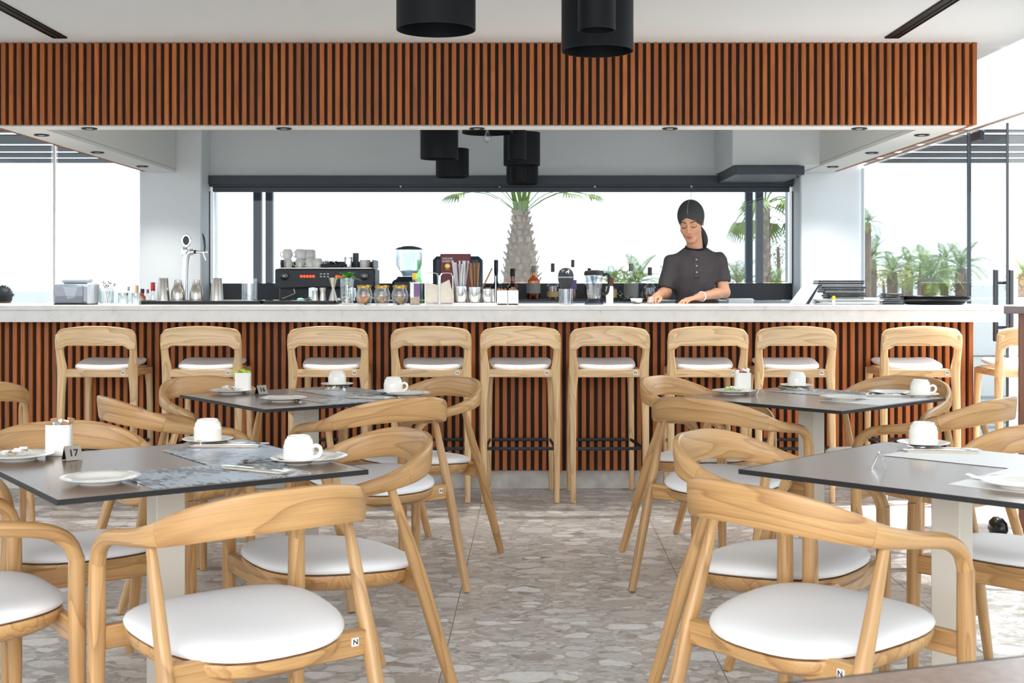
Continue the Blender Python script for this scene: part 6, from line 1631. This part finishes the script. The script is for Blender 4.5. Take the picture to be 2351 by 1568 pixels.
def fan_mesh(pet, rad, lift, n=15, spread=2.5):
    b = MB(); P = []
    for i in range(6):
        u = i/5; a = lift-0.9*u*u
        P.append(Vector((0, 0, 0)) if i == 0 else P[-1]+Vector((math.cos(a), 0, math.sin(a)))*pet/5)
    b.sweep([tuple(p) for p in P], (0.016, 0.010), (0, 0, 1), 5)
    t = (P[-1]-P[-2]).normalized(); up = Vector((0, 1, 0)).cross(t)
    for k in range(n):
        a = -spread/2+spread*k/(n-1); d = t*math.cos(a)+Vector((0, 1, 0))*math.sin(a)
        L_ = rad*(1-0.12*abs(a)); sd = d.cross(up).normalized()*rad*0.055
        e = P[-1]+d*L_+Vector((0, 0, -0.30*L_)); m_ = P[-1]+d*L_*0.55
        b.add([tuple(P[-1]), tuple(m_-sd), tuple(e), tuple(m_+sd)], [[0, 1, 2, 3]])
    return b.mesh('fan_leaf', M['palm_leaf'], smooth=False, recalc=False)
FR = [frond_mesh(1.0, 1.45, 0.9), frond_mesh(1.0, 1.05, 1.5), frond_mesh(1.0, 0.65, 1.7), frond_mesh(1.0, 0.15, 1.5)]
dry = frond_mesh(0.8, -0.5, 0.9); dry.materials.clear(); dry.materials.append(M['palm_leaf_dry'])
boot_me = MB().add([(-0.5, 0, -0.2), (0.5, 0, -0.2), (0.34, 0.42, 0.75), (-0.34, 0.42, 0.75), (0, 0.22, -0.15), (0, 0.60, 0.8)], [[0, 1, 4], [0, 4, 5, 3], [1, 2, 5, 4], [3, 5, 2], [0, 3, 2, 1]]).mesh('leaf_base', M['palm_boot'], smooth=False)
def trunk(parent, prof, rows, per, size):
    part('trunk', MB().lathe(prof, 16), M['palm_trunk'], parent)
    z0, z1 = prof[1][1], prof[-2][1]
    for i in range(rows):
        z = z0+(z1-z0)*(i+0.5)/rows
        for (ra, za), (rb, zb_) in zip(prof[:-1], prof[1:]):
            if za <= z <= zb_: r = ra+(rb-ra)*(z-za)/max(1e-6, zb_-za)
        for k in range(per):
            a = 2*PI*(k+0.5*(i % 2))/per+RG.uniform(-0.15, 0.15)
            o = obj('leaf_base', boot_me, parent, (r*0.96*math.sin(a), -r*0.96*math.cos(a), z), (RG.uniform(-0.35, 0.15), RG.uniform(-0.25, 0.25), a+PI))
            q = size*RG.uniform(0.8, 1.25); o.scale = (q, q, q*RG.uniform(0.9, 1.3))
def date_palm(px, y_top, D, ln, wpx, label, nf=20, boots=True, seed=0):
    x = X(px, D); z = Z(y_top, D); r = wpx*D/FPX/2
    t = thing('date_palm', label, 'palm', (x, D, -0.057), RG.uniform(0, 6), 'date palms beyond the glass wall')
    zt = z+0.057
    prof = [(0, 0), (r*1.1, 0.0), (r*1.0, zt*0.45), (r*1.05, zt*0.8), (r*0.9, zt), (0, zt+0.02)]
    if boots: trunk(t, prof, 7, 7, r*0.55)
    else: part('trunk', MB().lathe(prof, 14), M['palm_trunk'], t)
    for k in range(nf):
        v = 0 if k < nf*0.25 else 1 if k < nf*0.55 else 2 if k < nf*0.82 else 3
        o = obj('frond', FR[v], t, (0, 0, zt-0.02), (0, 0, k*2.399+RG.uniform(-0.2, 0.2)))
        q = ln*RG.uniform(0.85, 1.12); o.scale = (q, q, q)
    for k in range(5):
        o = obj('dry_frond', dry, t, (0, 0, zt-0.04), (0, 0, k*1.3+RG.uniform(-0.3, 0.3))); o.scale = (ln*0.55,)*3
# big shaggy fan palm in the middle of the window
D = 25.0
t = thing('fan_palm', 'shaggy trunked fan palm in the middle of the window', 'palm', (X(1196, D), D, -0.057), 0.3)
trunk(t, [(0, 0), (0.42, 0.0), (0.37, 1.05), (0.335, 1.45), (0.27, 1.95), (0.175, 2.40), (0.125, 2.68), (0.0, 2.75)], 20, 11, 0.105)
FN = [fan_mesh(1.1, 0.75, 1.50), fan_mesh(1.3, 0.75, 1.25), fan_mesh(1.55, 0.65, 0.95)]
for k in range(18):
    v = 0 if k < 6 else 1 if k < 13 else 2
    o = obj('fan_leaf', FN[v], t, (0, 0, 2.62), (0, 0, k*2.399+0.4)); o.scale = (RG.uniform(0.9, 1.1),)*3
FH = fan_mesh(1.55, 0.52, 0.72, 13, 2.2)
for a_ in (0.15, -0.75, 2.75, 3.65, -0.3):
    o = obj('fan_leaf', FH, t, (0, 0, 2.58), (0, 0, a_-0.3)); o.scale = (RG.uniform(0.85, 1.05),)*3
for k in range(9):
    part('leaf_stalk', MB().sweep([(0.09*math.cos(k*0.7), 0.09*math.sin(k*0.7), 2.55), (0.13*math.cos(k*0.7), 0.13*math.sin(k*0.7), 2.85), (0.20*math.cos(k*0.7), 0.20*math.sin(k*0.7), 3.15)], [(0.05, 0.02), (0.035, 0.015), (0.02, 0.01)], (0, 1, 0), 6), M['palm_leaf'], t)
# fan palm behind the right window posts
D = 22.0
t = thing('fan_palm', 'slim fan palm behind the dark posts on the right of the window', 'palm', (X(1756, D), D, -0.057), 1.9)
trunk(t, [(0, 0), (0.13, 0.0), (0.11, 1.2), (0.10, 2.0), (0.085, 2.62), (0, 2.68)], 16, 6, 0.07)
FM = [fan_mesh(0.55, 0.42, 1.2), fan_mesh(0.65, 0.42, 0.5), fan_mesh(0.6, 0.42, -0.1)]
for k in range(16):
    o = obj('fan_leaf', FM[k % 3], t, (0, 0, 2.62), (0, 0, k*2.399))
date_palm(1465, 648, 33, 0.85, 16, 'date palm in the window just left of the bartender', 20, False)
date_palm(1404, 655, 34, 0.62, 14, 'smaller date palm in the window left of the one beside the bartender', 18, False)
date_palm(1545, 662, 34, 0.85, 14, 'date palm in the window mostly hidden behind the bartender', 16, False)
date_palm(1700, 655, 28, 0.75, 14, 'date palm low in the window left of the dark posts', 18, False)
date_palm(1778, 662, 24, 0.55, 14, 'low palm at the right edge of the window', 18, False)
date_palm(2000, 596, 29, 0.66, 25, 'date palm beside the white column, leftmost beyond the glass wall')
date_palm(2049, 626, 30, 0.66, 23, 'second date palm from the white column beyond the glass wall')
date_palm(2086, 606, 35, 0.62, 20, 'slim date palm standing back between the nearer ones', 16, False)
date_palm(2137, 641, 28, 0.80, 24, 'broad date palm in the middle of the view beyond the glass wall')
date_palm(2120, 604, 37, 0.70, 20, 'tall date palm behind the broad middle one', 16, False)
date_palm(2168, 602, 38, 0.72, 18, 'tall date palm farthest back beyond the glass wall', 16, False)
date_palm(2206, 616, 30, 0.80, 24, 'date palm behind the dark door post')
date_palm(2349, 628, 26, 0.55, 22, 'date palm at the right edge beyond the door handle')
date_palm(1992, 512, 27, 0.50, 16, 'tall palm whose leaf tips show beside the white column', 12, False)
def bush(px, py, D, wpx, hpx, label, m, seed, n=420):
    rnd = random.Random(seed); rx, rz = wpx*D/FPX/2, hpx*D/FPX/2; c = at(px, py, D); b = MB()
    for k in range(n):
        d = Vector((rnd.gauss(0, 1), rnd.gauss(0, 1), rnd.gauss(0, 1))).normalized()*rnd.uniform(0.55, 1.0)
        p = Vector((d.x*rx, d.y*rx*0.8, d.z*rz)); a, e = rnd.uniform(0, 6.28), rnd.uniform(-0.6, 1.2); l = rnd.uniform(0.06, 0.13)*rx*2
        v = Vector((math.cos(a)*math.cos(e), math.sin(a)*math.cos(e), math.sin(e)))*l; s = v.orthogonal().normalized()*l*0.28
        b.add([tuple(p), tuple(p+v*0.5-s), tuple(p+v), tuple(p+v*0.5+s)], [[0, 1, 2, 3]])
    t = thing('bush', label, 'bush', (c.x, c.y, -0.057))
    o = part('foliage', MB().add([(q[0], q[1], q[2]+c.z+0.057) for q in b.v], b.f), m, t, smooth=False, recalc=False); o['kind'] = 'stuff'
    part('stem', MB().tube([(0, 0, 0), (0.03, 0, max(0.1, c.z*0.6)), (0, 0, c.z)], [0.06, 0.05, 0.03], 8), M['palm_trunk'], t)
bush(2028, 640, 33, 60, 50, 'yellow flowering bush left of the middle date palms', M['bush_yellow'], 1)
bush(2072, 640, 34, 50, 46, 'yellow green bush between the second and third palms', M['bush_yellow'], 2)
bush(2108, 636, 36, 60, 56, 'olive green bush behind the broad middle palm', M['bush'], 3)
bush(2172, 640, 36, 76, 60, 'grey green bush between the middle palm and the door post', M['bush'], 4)
bush(2218, 640, 33, 40, 50, 'small olive bush behind the dark door post', M['bush'], 5)
bush(1786, 560, 26, 48, 130, 'tall light green shrub at the right edge of the window', M['bush'], 6, 700)
bush(1692, 628, 26, 40, 60, 'light green shrub left of the dark window posts', M['bush'], 7)
bush(1425, 640, 36, 80, 40, 'low olive bush under the palms left of the bartender', M['bush'], 8)
solo('planter_wall', MB().box((13.0, 22, 0.45), (16.0, 0.3, 1.01), 0.02), M['render_white'], 'low white planter wall in front of the date palms', 'wall', smooth=False)
